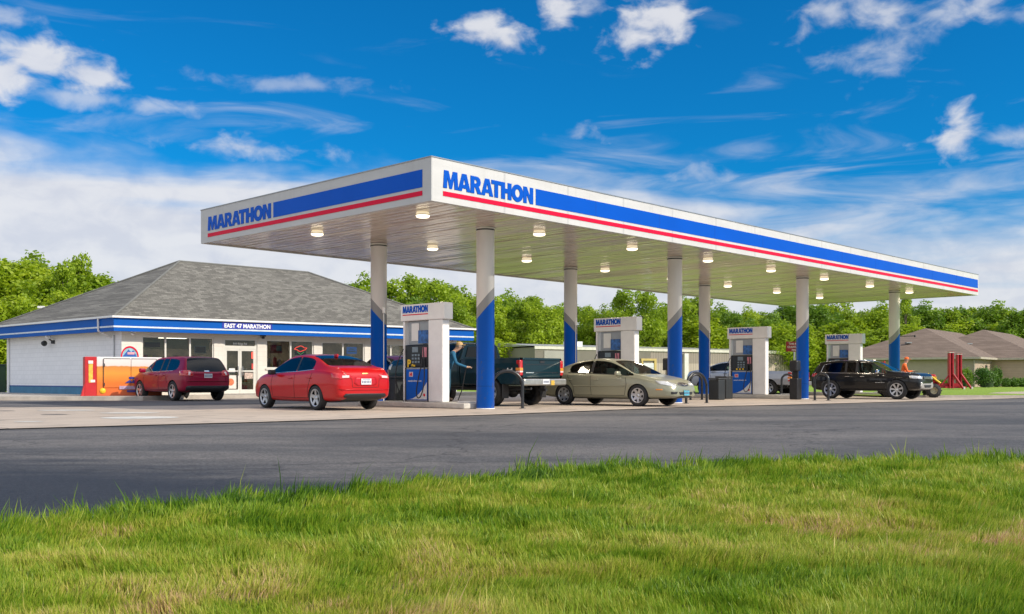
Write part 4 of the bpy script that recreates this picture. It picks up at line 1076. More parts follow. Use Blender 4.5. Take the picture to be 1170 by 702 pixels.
for sg in (1, -1):
    c.patch('headlight', [(1.98, sg*.86, .77), (2.12, sg*.84, .665), (2.38, sg*.62, .60), (2.46, sg*.40, .62), (2.42, sg*.38, .675), (2.2, sg*.62, .755)], sg*42, HEADL, .01)
    c.patch('fog_light', [(2.4, sg*.66, .44), (2.4, sg*.66, .37), (2.5, sg*.50, .37), (2.5, sg*.44, .44)], sg*25, TRIM, .008)
    c.patch('side_marker', [(2.02, sg*.9, .52), (2.02, sg*.9, .485), (2.22, sg*.9, .485), (2.22, sg*.9, .52)], sg*80, AMBER, .008)
    c.patch('tail_light', [(-2.3, sg*.8, .86), (-2.3, sg*.8, .72), (-2.5, sg*.4, .72), (-2.5, sg*.4, .84)], 180-sg*35, TAIL, .01)
c.patch('grille', [(2.5, .30*math.cos(a*math.pi/8), .655+.06*math.sin(a*math.pi/8)) for a in range(16)], 0, mat('grille_dark_chrome', (.16,.16,.17), .25, metal=.8, var=.3, scale=30), .012, dens=1)
c.patch('emblem', [(2.5, .05*math.cos(a*math.pi/4), .655+.035*math.sin(a*math.pi/4)) for a in range(8)], 0, CHROME, .022, dens=1)
c.patch('air_intake', [(2.5,.38,.43),(2.5,-.38,.43),(2.5,-.34,.35),(2.5,.34,.35)], 0, TRIM, .008)
c.plate(True, .405, w=.29, m=mat('front_plate_blue_yellow', (.10,.45,.60), .4, var=.4, scale=12))
for phi in (90, 270):
    c.strip('side_moulding', [(.93,0,.60),(-1.0,0,.60)], phi, PG, .035, .014)
    c.strip('window_trim', [(1.05,0,.915),(.4,0,.955),(-.3,0,.985),(-1.25,0,1.02)], phi, TRIM, .018)
c.place((1.66, 31.1), (.757, -.653), (-1.37, -.85))
print('beige ok')

# --- pickups
def pickup(name, label, P, D, x_):
    """D: L, W(half), H, wheelbase, rear overhang, cab length rear x, bed rail z, wheel r"""
    L, W, Hh, wb, ro, cabx, zb, rr, gc = D
    xr, xf = -L/2, L/2; ra = xr+ro; fa = ra+wb
    c = Car(name, label, 'pickup truck', dict(tumble=.30, wells=[(x, y, rr, rr+.075, .6) for x in (ra, fa) for y in (W-.30, -W-.30)], ws_x=cabx+1.7, bx=cabx+.75))
    wsx = cabx+x_['cabin']
    st = [(cabx,gc+.02,Hh*.955,zb,W*.985,''), (cabx+.03,gc,Hh*.98,zb,W,''), (cabx+.12,gc,Hh*.99,zb,W,'g'), (cabx+.66,gc,Hh,zb,W,'p'), (cabx+.78,gc,Hh,zb-.01,W,'g'), (wsx-.35,gc,Hh*.995,zb-.02,W,'g'), (wsx-.10,gc,Hh*.965,zb-.02,W,'wg'),
          (wsx+.25,gc,zb+(Hh-zb)*.62,zb-.02,W,'wg'), (wsx+.62,gc,zb+.12,zb-.03,W,''), (wsx+.95,gc,zb+.09,zb-.05,W*.99,''), (xf-.30,gc+.02,zb+.03,zb-.10,W*.97,''), (xf-.10,gc+.03,zb-.02,zb-.16,W*.93,''), (xf-.03,gc+.05,zb-.14,zb-.28,W*.88,''), (xf,gc+.10,zb-.24,zb-.36,W*.80,'')]
    c.loft(st, P, 'cab')
    cab = c.body
    # bed as its own loft-like box with an open top
    bx1 = cabx-.03; zr = zb+x_.get('rail', .02); bb = bmesh.new()
    prof = [(W*.80, gc+.08), (W*.97, gc+.12), (W*.995, (gc+zr)/2), (W*.985, zr-.16), (W*.955, zr-.015), (W*.93, zr), (W*.86, zr), (W*.85, zr-.03), (W*.85, gc+.42), (0, gc+.42)]
    xs = [bx1, bx1-.02] + [bx1-.02-(bx1-xr-.09)*i/8 for i in range(1, 8)] + [xr+.07, xr+.05]
    ring = lambda x, f: [(x, y*f, z) for y, z in prof]+[(x, -y*f, z) for y, z in prof[-2::-1]]
    mbd = MB(); vs = []; fs = []
    n = len(prof)*2-1
    for i, x in enumerate(xs): vs += ring(x, 1 if 0 < i < len(xs)-1 else .985)
    for i in range(len(xs)-1):
        for k in range(n): fs.append((i*n+k, i*n+(k+1) % n, (i+1)*n+(k+1) % n, (i+1)*n+k))
    mbd.add(vs, fs, 0, False)
    # end walls (front bulkhead)
    fw = [(bx1-.01, y, z) for y, z in ((W*.85, gc+.1), (W*.85, zr-.01), (-W*.85, zr-.01), (-W*.85, gc+.1))]
    mbd.add(fw+[(p[0]-.05, p[1], p[2]) for p in fw], [(0,1,2,3),(7,6,5,4),(1,5,6,2)], 0)
    tmp = mbd.build('bed', [P])
    cutters = []
    for (cx, cy, cz, r, wd) in [w_ for w_ in c.sp['wells'] if w_[0] == ra]:
        k_ = well_cutter(cx, cy, cz, r, wd); cutters.append(k_)
        bo = tmp.modifiers.new('b', 'BOOLEAN'); bo.object = k_; bo.operation = 'DIFFERENCE'; bo.solver = 'EXACT'; bo.material_mode = 'TRANSFER'
    dg = bpy.context.evaluated_depsgraph_get(); dg.update(); me = bpy.data.meshes.new_from_object(tmp.evaluated_get(dg)); bpy.data.objects.remove(tmp)
    for k_ in cutters: bpy.data.objects.remove(k_)
    me.name = 'bed'; bed = link('bed', me, c.root)
    bm = bmesh.new(); bm.from_mesh(me); c.bvhs.append(BVHTree.FromBMesh(bm)); bm.free()
    # tailgate
    t_ = MB(); t_.box((xr+.045, 0, (gc+.30+zr)/2), (.07, W*1.70, zr-gc-.30), bev=.02)
    tg = t_.build('tailgate', P, c.root)
    t_ = MB(); t_.box((xr+.008, 0, zr-.20), (.016, W*1.5, .012)); t_.box((xr+.008, 0, gc+.46), (.016, W*1.5, .012)); t_.box((xr+.006, 0, zr-.12), (.02, .20, .07)); t_.build('tailgate_trim', TRIM, tg)
    h_ = MB(); h_.box((xr-.002, 0, zr-.055), (.03, W*1.62, .03), bev=.01); h_.build('top_lip', P, tg)
    # bumper
    q = MB(); q.box((xr-.07, 0, gc+.17), (.16, W*1.94, .20), bev=.04); q.box((xr+.07, 0, gc+.12), (.3, .9, .08)); rbp = q.build('rear_bumper', x_.get('bump', CHROME), c.root)
    q = MB(); q.box((xr-.155, 0, gc+.185), (.012, .30, .15)); q.build('licence_plate', PLATE, rbp)
    q = MB(); [q.box((xr-.163, -.1+.05*i, gc+.18), (.004, .03, .06)) for i in range(5)]; q.build('plate_print', PLATEB, rbp)
    q = MB(); q.box((xf-.01, 0, gc+.16), (.18, W*1.9, .22), bev=.06); q.build('front_bumper', x_.get('bump', CHROME), c.root)
    # tail lamps
    for sg in (1, -1):
        q = MB(); q.box((xr+.09, sg*(W*.92), zr-.30), (.17, .13, .46), bev=.03); tl = q.build('tail_light', TAIL, c.root)
        q = MB(); q.box((xr+.09, sg*(W*.925), zr-.34), (.178, .136, .09), bev=.01); q.build('turn_signal', AMBER, tl)
        q = MB(); q.box((xr+.09, sg*(W*.925), zr-.24-.17), (.178, .136, .05), bev=.01); q.build('reverse_lamp', TAILC, tl)
        c.patch('headlight', [(xf-.25, sg*W*.95, zb-.12), (xf-.25, sg*W*.95, zb-.30), (xf-.02, sg*W*.55, zb-.30), (xf-.02, sg*W*.55, zb-.14)], sg*30, HEADL, .012)
    c.patch('grille', [(xf,W*.5,zb-.12),(xf,-W*.5,zb-.12),(xf,-W*.5,zb-.40),(xf,W*.5,zb-.40)], 0, TRIM, .014)
    # cab rear glass
    q = MB(); zz0, zz1 = zb+.08, Hh*.93
    q.add([(cabx-.012, W*.72, zz0), (cabx-.012, -W*.72, zz0), (cabx-.008, -W*.60, zz1), (cabx-.008, W*.60, zz1), (cabx+.01, W*.72, zz0), (cabx+.01, -W*.72, zz0), (cabx+.01, -W*.60, zz1), (cabx+.01, W*.60, zz1)],
          [(0,1,2,3),(0,4,5,1),(1,5,6,2),(2,6,7,3),(3,7,4,0)]); q.build('rear_window', GLASSD, c.root)
    for x in (ra, fa):
        for y in (W-.13, -W+.13): c.wheel(x, y, rr, .27, x_.get('style', 'alloy'), x_.get('spokes', 6), .60)
    c.interior((cabx+.15, wsx+.2), gc+.1, zb-.14, W-.18, (cabx+.45, cabx+1.25))
    c.mirror(wsx+.22, W-.02, zb+.13, x_.get('mirm', TRIM), 1.4)
    q = MB(); q.box(((ra+fa)/2, 0, gc-.02), (wb*1.1, .9, .14)); q.tube([(ra, -W+.2, rr), (ra, W-.2, rr)], .06, 8); q.lathe([(0,-.18),(.15,-.1),(.17,0),(.15,.1),(0,.18)], (ra,0,rr), 'X', 14); q.tube([(ra+.4,W*.5,gc-.04),(xr-.05,W*.55,gc-.02)], .035, 8); q.box((xr-.02,0,gc-.06),(.3,.08,.08)); q.build('chassis', TRIM, c.root)
    for phi, sg in ((90,1),(270,-1)):
        for pl in ([(wsx+.40,zb-.08),(wsx+.42,gc+.12)], [(cabx+.72,zb-.06),(cabx+.72,gc+.12)], [(wsx+.42,gc+.10),(cabx+.1,gc+.10)]):
            c.strip('panel_gap', [(x, 0, z) for x, z in pl], phi, SEAM, .013, par=cab)
        for k_, cx in enumerate((ra, fa)):
            c.strip('wheel_arch_lip', [(cx+(rr+.105)*math.cos(a*math.pi/14), 0, rr+(rr+.105)*math.sin(a*math.pi/14)) for a in range(0, 15)], phi, x_.get('lip', P), .05, .010, par=(bed if k_ == 0 else cab))
    c.handle((cabx+.90,), zb-.14, TRIM)
    c.cab = cab; c.bed = bed
    return c, ra, fa, xr, xf, W
PT = paint('paint_dark_teal', (.006,.030,.040), .35)
CH2 = mat('dull_chrome_bumper', (.42,.42,.40), .35, metal=.7, var=.15, scale=6)
c, ra, fa, xr, xf, W = pickup('pickup_truck', 'dark teal pickup truck beside the nearest pump, tailgate towards the road', PT, (6.2, .98, 1.97, 3.95, 1.22, -.52, 1.42, .41, .55), dict(cabin=1.65, bump=CH2, spokes=6))
for sg in (1, -1):
    for ax in (ra,):
        q = MB(); q.box((ax-.50, sg*(W-.14), .45), (.02, .28, .42), bev=.008); q.build('mud_flap', TRIM, c.root)
for sg in (1, -1):
    n_ = put_mesh('lettering', text_mesh('4x4', .17, .006, .004, 'CENTER'), PAPER, c.bed, plane_M((xr+.42, sg*(W+.005), 1.02), (-sg,0,0)))
q = MB(); q.box((xr+.004, .55, 1.0), (.012, .34, .03)); q.box((xr+.004, -.58, 1.0), (.012, .28, .02)); q.build('badge', CHROME, c.root)
q = MB(); q.box((xr-.155, -.30, .70), (.012, .15, .14)); q.build('hitch_plate', mat('amber_sticker', (.6,.38,.06), .5), c.root)
c.place((-.62, 29.6), (-.725, .689), (ra, .93)); TRUCK = c
PS = paint('paint_silver', (.42,.45,.50), .6)
c, ra, fa, xr, xf, W = pickup('pickup_truck', 'silver pickup truck standing beyond the third pump, front to the left', PS, (5.45, .93, 1.70, 3.3, 1.1, -.35, 1.20, .37, .42), dict(cabin=1.45, bump=CH2, spokes=5, rail=.0, mirm=TRIM))
c.root.scale = (1.1, 1.03, 1.0); c.place((13.3, 46.9), (-.722, .692), (xr*1.1, .93))
print('pickups ok')
# ---------------------------------------------------------------- shop
SO = Vector((-15.76, 39.0, 0)); SF = Vector((.805, .593, 0)).normalized(); SS = Vector((-.745, .667, 0)).normalized()
LF, LS = 17.2, 12.4
def sp_(t, s, z=0): return SO + SF*t + SS*s + Vector((0,0,z))
def t_px(px, s=.62):
    k = (px-585)/FPX; b = SO+SS*s
    return (k*b.y-b.x)/(SF.x-k*SF.y)
def s_px(px, t=.55):
    k = (px-585)/FPX; b = SO+SF*t
    return (k*b.y-b.x)/(SS.x-k*SS.y)
def z_f(px, py, s=.62): return hz(py, sp_(t_px(px, s), s).y)
shop = thing('service_shop', 'long white brick station shop with grey hipped roof and blue fascia', 'shop', SO)
def loc_(v): return v-SO
def brick(name, ca, cbb, mort, bw=.4, rh=.2, ms=.012, dirv=(1,0,0), bmpv=.5, row=.2):
    m, nt2, b2 = nodes(name); tc = N(nt2, 'ShaderNodeTexCoord'); sp = N(nt2, 'ShaderNodeSeparateXYZ'); nt2.links.new(tc.outputs['Object'], sp.inputs[0])
    dt = N(nt2, 'ShaderNodeVectorMath', operation='DOT_PRODUCT'); nt2.links.new(tc.outputs['Object'], dt.inputs[0]); dt.inputs[1].default_value = dirv
    cb = N(nt2, 'ShaderNodeCombineXYZ'); nt2.links.new(dt.outputs['Value'], cb.inputs[0]); nt2.links.new(sp.outputs[2], cb.inputs[1])
    br = N(nt2, 'ShaderNodeTexBrick'); br.inputs['Scale'].default_value = 1; br.inputs['Brick Width'].default_value = bw; br.inputs['Row Height'].default_value = rh; br.inputs['Mortar Size'].default_value = ms
    br.inputs['Color1'].default_value = c4(ca); br.inputs['Color2'].default_value = c4(cbb); br.inputs['Mortar'].default_value = c4(mort); nt2.links.new(cb.outputs[0], br.inputs['Vector'])
    base = mix(nt2, .35, br.outputs['Color'], ramp(nt2, nz_(nt2, objcoord(nt2), 1.1, 6, .6), [(.3, (.38,.38,.38)), (.7, (.62,.62,.62))]), 'OVERLAY')
    nt2.links.new(base, b2.inputs['Base Color']); b2.inputs['Roughness'].default_value = .75
    bump(nt2, b2, br.outputs['Fac'], -bmpv, .008); return m
WBR = brick('painted_white_block', (.78,.79,.80), (.82,.83,.84), (.70,.71,.72), .4, .2, .010, tuple(SS))
WBF = brick('painted_cream_block', (.66,.62,.55), (.70,.66,.59), (.60,.56,.50), .4, .2, .008, tuple(SF))
BAND = mat('wall_base_blue', (.05,.19,.32), .6, var=.15, scale=2)
z_s = .15; zsof = 2.73; zft = 3.31
wt = .55; ws = .55; te = LF-.55; se = LS-.55
# side and rear walls (parallelogram), front wall assembled round the openings
wl = MB()
def wallprism(mb, a, b, th, z0, z1, mi=0):
    d = (b-a).normalized(); n = Vector((-d.y, d.x, 0))*th
    mb.prism([(p.x, p.y) for p in (a, b, b+n, a+n)], z0, z1, mi)
A_, B_, C_, D_ = loc_(sp_(wt, ws)), loc_(sp_(te, ws)), loc_(sp_(te, se)), loc_(sp_(wt, se))
wallprism(wl, D_, A_, .2, .46, zsof); wallprism(wl, C_, D_, .2, 0, zsof); wallprism(wl, B_+SF*0, C_, .2, 0, zsof)
wl.build('side_wall', WBR, shop)
wb2 = MB(); wallprism(wb2, D_, A_-(A_-D_).normalized()*.005, .2, 0, .46); wb2.build('wall_base', BAND, shop)
wb2 = MB(); n_ = Vector((SS.y, -SS.x, 0))
q0, q1 = D_, A_
dq = (q1-q0).normalized(); nq = Vector((-dq.y, dq.x, 0))
wb2.prism([(p.x, p.y) for p in (q0-nq*.012, q1-nq*.012, q1, q0)], .455, .505); wb2.build('base_stripe', mat('base_stripe_blue', (.01,.07,.27), .5), shop)
ops = []   # (t0, t1, z0, z1, kind, mullions)
def op(px0, px1, zb_, zt_, kind, mul): ops.append((t_px(px0), t_px(px1), zb_, zt_, kind, [t_px(p) for p in mul]))
ztop = z_f(240, 385.8)
zsill = z_f(330, 421.5)
op(161, 243.5, zsill, ztop, 'w', [188.5, 216.5]); op(254.5, 293, .17, z_f(270, 387.2), 'd', [273.5])
op(303, 357.5, zsill, z_f(330, 388.8), 'w', [331.5]); op(366.5, 415.5, zsill, z_f(390, 391), 'w', [391.2]); op(434, 486, zsill, z_f(445, 393.5), 'w', [446, 466])
fw = MB(); tcur = wt+.18
Tn = math.atan2(SF.y, SF.x); nF = Vector((-SF.y, SF.x, 0))
def fbox(mb, t0, t1, z0, z1, th=.2, off=0, mi=0, s0=ws):
    c_ = loc_(sp_((t0+t1)/2, s0)) + nF*(th/2+off); mb.box((c_.x, c_.y, (z0+z1)/2), (t1-t0, th, z1-z0), mi, rz=Tn)
fw2 = fw
fbox(fw, wt, ops[0][0], 0, zsof)
for i, (t0, t1, z0, z1, kd, mu) in enumerate(ops):
    fbox(fw, t0, t1, z1, zsof)
    if kd == 'w': fbox(fw, t0, t1, 0, z0)
    nx = ops[i+1][0] if i+1 < len(ops) else te
    fbox(fw, t1, nx, 0, zsof)
fw.build('front_wall', WBF, shop)
FRAME = mat('window_frame_cream', (.66,.64,.58), .4, var=.05)
for (t0, t1, z0, z1, kd, mu) in ops:
    f = MB()
    if kd == 'w':
        fbox(f, t0, t1, z1-.06, z1, .1, .04); fbox(f, t0, t1, z0, z0+.06, .1, .04)
        fbox(f, t0, t0+.06, z0+.06, z1-.06, .1, .04); fbox(f, t1-.06, t1, z0+.06, z1-.06, .1, .04)
        for m_ in mu: fbox(f, m_-.035, m_+.035, z0+.06, z1-.06, .1, .04)
        o = f.build('window', FRAME, shop)
        g = MB(); fbox(g, t0+.06, t1-.06, z0+.06, z1-.06, .012, .09); g.build('pane', SHOPG, o)
        g = MB(); fbox(g, t0-.03, t1+.03, z0-.05, z0, .14, -.06); g.build('sill', FRAME, o)
    else:
        zt2 = z_f(270, 399)
        fbox(f, t0, t1, z1-.07, z1, .1, .04); fbox(f, t0, t0+.08, z0, z1-.07, .1, .04); fbox(f, t1-.08, t1, z0, z1-.07, .1, .04); fbox(f, t0+.08, t1-.08, zt2, zt2+.14, .1, .04)
        o = f.build('entrance', FRAME, shop)
        g = MB(); fbox(g, t0+.08, t1-.08, zt2+.14, z1-.07, .012, .09); g.build('transom', SHOPG, o)
        mid = mu[0]
        for a, b_, hs in ((t0+.08, mid, 1), (mid, t1-.08, -1)):
            d = MB(); fbox(d, a+.005, a+.08, z0, zt2, .06, .05); fbox(d, b_-.08, b_-.005, z0, zt2, .06, .05); fbox(d, a+.08, b_-.08, z0, z0+.18, .06, .05); fbox(d, a+.08, b_-.08, zt2-.08, zt2, .06, .05); fbox(d, a+.08, b_-.08, 1.12, 1.18, .06, .05)
            dd = d.build('door', FRAME, shop)
            g = MB(); fbox(g, a+.08, b_-.08, z0+.18, zt2-.08, .012, .08); g.build('pane', SHOPG, dd)
            hx = b_-.10 if hs == 1 else a+.10
            h_ = MB(); c_ = loc_(sp_(hx, ws))-nF*.04; h_.tube([(c_.x, c_.y, .95), (c_.x, c_.y, 1.35)], .018, 8); h_.build('handle', CHROME, dd)
# interior: floor, back wall, shelves, counter, added ceiling lights
MB_in = MB(); MB_in.prism([(p.x, p.y) for p in (loc_(sp_(.8,.8)), loc_(sp_(te-.25,.8)), loc_(sp_(te-.25,se-.25)), loc_(sp_(.8,se-.25)))], .0, .16); MB_in.build('shop_floor', mat('shop_floor_tile', (.22,.20,.18), .4), shop)
bw_ = MB(); fbox(bw_, 1.2, te-.4, .16, 2.7, .1, 0, 0, 6.2); bw_.build('inner_wall', mat('shop_inner_wall', (.30,.26,.20), .8, var=.4, scale=2), shop)
SHC = [mat('goods_yellow', (.75,.55,.10), .5, var=.6, scale=9), mat('goods_red', (.6,.05,.03), .5, var=.6, scale=9), mat('goods_pale', (.75,.74,.66), .5, var=.6, scale=9), mat('goods_brown', (.10,.06,.03), .5, var=.6, scale=9)]
for i in range(11):
    q = MB(); t0 = 1.6+i*1.35; hh = random.uniform(1.1, 1.55)
    for lv in range(3):
        for j in range(6):
            fbox(q, t0+.18*j, t0+.18*j+random.uniform(.09,.16), .25+lv*.42, .25+lv*.42+random.uniform(.14,.32), .2, .05, random.randrange(4), 1.5+.5*(i % 2))
        fbox(q, t0-.02, t0+1.12, .20+lv*.42, .235+lv*.42, .3, 0, 2, 1.5+.5*(i % 2))
    q.build('goods_shelf', SHC, shop)
for (t0, t1, z0, z1, kd, mu) in ops[:1]:
    cuts = [t0+.1]+mu+[t1-.1]
    for a, b_ in zip(cuts[:-1], cuts[1:]):
        bl = MB(); fbox(bl, a+.05, b_-.05, z1-.52, z1-.10, .01, .14); bl.build('window_blind', mat('blind_tan', (.85,.70,.40), .8, var=.1), shop)
cl_ = MB(); cl_.prism([(p.x, p.y) for p in (loc_(sp_(.8,.8)), loc_(sp_(te-.25,.8)), loc_(sp_(te-.25,se-.25)), loc_(sp_(.8,se-.25)))], 2.70, 2.725); cl_.build('shop_ceiling', mat('ceiling_white', (.6,.58,.54), .8), shop)
for i in range(6):
    for s0 in (2.6, 4.6):
        fl_ = MB(); fbox(fl_, 1.6+2.5*i, 2.8+2.5*i, 2.66, 2.69, .3, 0, 0, s0); fl_.build('added_ceiling_light', mat('shop_fill_glow', (.9,.9,.85), .5, emit=(1,.93,.8), es=10.0), shop)  # glowing panels added to brighten the dark shop interior
for (ta, tb, n_) in ((ops[2][0], ops[2][5][0], 9), (ops[2][5][0], ops[2][1], 7), (ops[3][0], ops[3][1], 9), (ops[0][0], ops[0][5][1], 8)):
    q = MB()
    for j in range(n_):
        t_a = ta+.15+(tb-ta-.3)*j/n_; fbox(q, t_a, t_a+(tb-ta)/n_*.75, zsill-.3, zsill+random.uniform(.12,.55), .15, .35, random.randrange(4))
    q.build('window_display', SHC, shop)
# soffit + fascia (blue) + gutter + stripe
def ring_prism(mb, d0, d1, z0, z1, mi=0):
    """ring between the outline pushed out by d0 (inner) and d1 (outer)"""
    def q(d): return [loc_(sp_(-d, -d)), loc_(sp_(LF+d, -d)), loc_(sp_(LF+d, LS+d)), loc_(sp_(-d, LS+d))]
    i_, o_ = q(d0), q(d1)
    for k in range(4):
        a, b_, c_, d_ = o_[k], o_[(k+1) % 4], i_[(k+1) % 4], i_[k]
        mb.prism([(p.x, p.y) for p in (a, b_, c_, d_)], z0, z1, mi)
f = MB(); ring_prism(f, -.12, 0, zsof-.02, 3.24); f.build('fascia', BLUE2, shop)
f = MB(); ring_prism(f, .002, .014, 2.86, 2.925); f.build('fascia_stripe', mat('stripe_pale_blue', (.62,.68,.74), .4), shop)
f = MB(); ring_prism(f, -.02, .10, 3.242, 3.32); f.build('gutter', WHITE, shop)
f = MB(); ring_prism(f, -.62, -.125, zsof+.0, zsof+.03); f.build('soffit', mat('soffit_tan', (.42,.36,.28), .6), shop)
f = MB(); t0, t1 = t_px(254, -.01), t_px(311, -.01); fbox(f, t0, t1, 2.94, 3.22, .01, -.014, 0, 0); sg_ = f.build('name_board', BLUE3, shop)
p0 = loc_(sp_((t0+t1)/2, 0, 2.985)); p0 = p0-nF*.022
tm = text_mesh('EAST 47 MARATHON', .235, .009, .004)
wx = max(v.co.x for v in tm.vertices)-min(v.co.x for v in tm.vertices)
sxx = (t_px(309.5,-.01)-t_px(257,-.01))/wx; tm.transform(Matrix.Diagonal((sxx, 1, 1, 1)))
put_mesh('lettering', tm, mat('sign_letter_white', (.85,.85,.85), .4), sg_, plane_M(tuple(p0), tuple(SF)))
# roof
ez = 3.30; c4_ = [loc_(sp_(.0, .0, ez)), loc_(sp_(LF, .0, ez)), loc_(sp_(LF, LS, ez)), loc_(sp_(0, LS, ez))]
def roofpt(px, py, depth): p = at(px, depth, hz(py, depth)); return p-SO
r1 = roofpt(205, 299, 46.1); r2 = roofpt(352, 311.6, 49.9)
rf = MB(); vs = [tuple(p) for p in c4_]+[tuple(r1), tuple(r2)]
NS = 14
rf.add(vs, [(0,1,5,4),(1,2,5),(2,3,4,5),(3,0,4)], 0)
m, nt2, b2 = nodes('grey_shingles'); tcn = N(nt2, 'ShaderNodeTexCoord'); sp = N(nt2, 'ShaderNodeSeparateXYZ'); nt2.links.new(tcn.outputs['Object'], sp.inputs[0])
def shingle(nt2, b2, ca, cbb, cm_):
    tcn = N(nt2, 'ShaderNodeTexCoord'); sp = N(nt2, 'ShaderNodeSeparateXYZ'); nt2.links.new(tcn.outputs['Object'], sp.inputs[0])
    ad = N(nt2, 'ShaderNodeMath', operation='MULTIPLY_ADD'); nt2.links.new(sp.outputs[1], ad.inputs[0]); ad.inputs[1].default_value = .73; nt2.links.new(sp.outputs[0], ad.inputs[2])
    cb = N(nt2, 'ShaderNodeCombineXYZ'); nt2.links.new(ad.outputs[0], cb.inputs[0]); nt2.links.new(sp.outputs[2], cb.inputs[1])
    br = N(nt2, 'ShaderNodeTexBrick'); br.inputs['Scale'].default_value = 1; br.inputs['Brick Width'].default_value = .32; br.inputs['Row Height'].default_value = .075; br.inputs['Mortar Size'].default_value = .006
    br.inputs['Color1'].default_value = c4(ca); br.inputs['Color2'].default_value = c4(cbb); br.inputs['Mortar'].default_value = c4(cm_); br.inputs['Bias'].default_value = -.1; nt2.links.new(cb.outputs[0], br.inputs['Vector'])
    b_ = mix(nt2, .5, br.outputs['Color'], ramp(nt2, nz_(nt2, objcoord(nt2), .8, 6, .7), [(.3, (.38,.38,.38)), (.7, (.62,.62,.62))]), 'OVERLAY')
    b_ = mix(nt2, .6, b_, ramp(nt2, nz_(nt2, objcoord(nt2), 14, 4, .8), [(.3, (.3,.3,.3)), (.7, (.7,.7,.7))]), 'OVERLAY')
    nt2.links.new(b_, b2.inputs['Base Color']); b2.inputs['Roughness'].default_value = .9
    bump(nt2, b2, br.outputs['Fac'], -.4, .02)
shingle(nt2, b2, (.115,.108,.094), (.215,.205,.178), (.06,.057,.05)); GSH = m
ro = rf.build('roof', GSH, shop)
hp = MB()
for a, b_ in ((c4_[0], r1), (c4_[1], r2), (c4_[2], r2), (c4_[3], r1), (r1, r2)): hp.tube([a+Vector((0,0,.01)), b_+Vector((0,0,.01))], .055, 6)
hp.build('ridge_cap', mat('ridge_shingle', (.15,.15,.14), .9), ro)
vp = MB(); pv = roofpt(47, 353, 47.0); vp.tube([pv+Vector((0,0,-.8)), pv+Vector((0,0,.05))], .05, 8); vp.box((pv.x, pv.y, pv.z+.08), (.3,.12,.10)); vp.build('vent_pipe', WHITE, ro)
# downspouts, conduit, floodlight, camera domes, utility box
ds = MB(); gx = loc_(sp_(0, s_px(113, -.02)))
e0 = Vector((gx.x, gx.y, 3.24)); w_at = loc_(sp_(wt-.05, s_px(126, .5)))
ds.tube([e0-SF*.05, e0-SF*.05+Vector((0,0,-.48)), Vector((w_at.x, w_at.y, 2.52))], .045, 8); ds.build('downspout', WHITE, shop)
ds = MB(); q = loc_(sp_(wt-.07, se-.2)); ds.box((q.x, q.y, 1.4), (.09,.09,2.7)); ds.build('downspout', WHITE, shop)
ds = MB(); q = loc_(sp_(wt-.04, s_px(130, .5))); ds.tube([(q.x, q.y, .7), (q.x, q.y, 2.6)], .02, 6); ds.build('conduit', GREYP, shop)
q = loc_(sp_(wt, s_px(62, .55)))
fl = MB(); z_ = hz(388, (q+SO).y); nS = -nq
fl.box((q.x+nS.x*.06, q.y+nS.y*.06, z_-.12), (.14,.14,.16), bev=.03)
fl.tube([(q.x+nS.x*.06, q.y+nS.y*.06, z_-.1), (q.x+nS.x*.3, q.y+nS.y*.3, z_+.05)], .03, 6)
f1 = fl.build('floodlight', DARK, shop)
for dx, dz in ((.12, .12), (-.28, -.18)):
    h_ = MB(); c_ = q+nS*.34-SS*dx; h_.lathe([(.0,-.10),(.09,-.08),(.13,.06),(.0,.075)], (c_.x, c_.y, z_+dz), 'Y', 14); h_.build('lamp_head', WHITE if dx > 0 else DARK, f1)
for px, py in ((152, 381), (301, 385.5)):
    q = loc_(sp_(t_px(px, .4), .42)); zc = hz(py, (q+SO).y)
    h_ = MB(); h_.box((q.x, q.y, zc+.06), (.22,.12,.06), rz=Tn); h_.lathe([(0,-.08),(.06,-.06),(.08,0),(.0,.03)], (q.x, q.y, zc), 'Z', 12); h_.build('security_camera', DARK if px > 200 else WHITE, shop)
# signs in the windows
def wsign(pxa, pxb, pya, pyb, m, label, text=None, tm=None, emit=None, s=.72, cat='window sign', extra=None):
    t0, t1 = t_px(pxa), t_px(pxb); z1, z0 = z_f(pxa, pya), z_f(pxa, pyb)
    c_ = sp_((t0+t1)/2, ws)-Vector((0,0,0)); c_ = c_+nF*(.06 if s < .7 else .14); zc = (z0+z1)/2
    t = thing('window_sign', label, cat, (c_.x, c_.y, zc), Tn)
    b = MB(); b.box((0,0,0), (t1-t0, .015, z1-z0), bev=.005); b.build('panel', m, t)
    if text: put_mesh('lettering', text_mesh(text, (z1-z0)*.62 if len(text) < 5 else (z1-z0)*.4, .003, .002), tm, t, plane_M((0, -.012, -(z1-z0)*.22), (1,0,0)))
    if extra: extra(t, t1-t0, z1-z0)
    return t
NR = mat('neon_red', (.7,.05,.04), .4, emit=(1,.10,.06), es=1.1); NB = mat('lit_blue_sign', (.03,.12,.5), .4, emit=(.05,.25,.9), es=.5); NG = mat('neon_green', (.1,.4,.1), .4, emit=(.1,.5,.15), es=.4)
def two(t, w, h):
    b = MB(); b.box((w*.25, -.012, h*.1), (w*.42, .012, h*.6), bev=.03); b.build('second_panel', mat('sign_teal', (.18,.42,.45), .4), t)
    b = MB(); b.box((-w*.22, -.013, h*.1), (w*.4, .012, h*.6), bev=.03); b.build('first_panel', RED, t)
wsign(309, 322.5, 394, 403.8, mat('sign_back_red', (.38,.05,.05), .5), 'small red and teal two part sign in the window right of the door', extra=two)
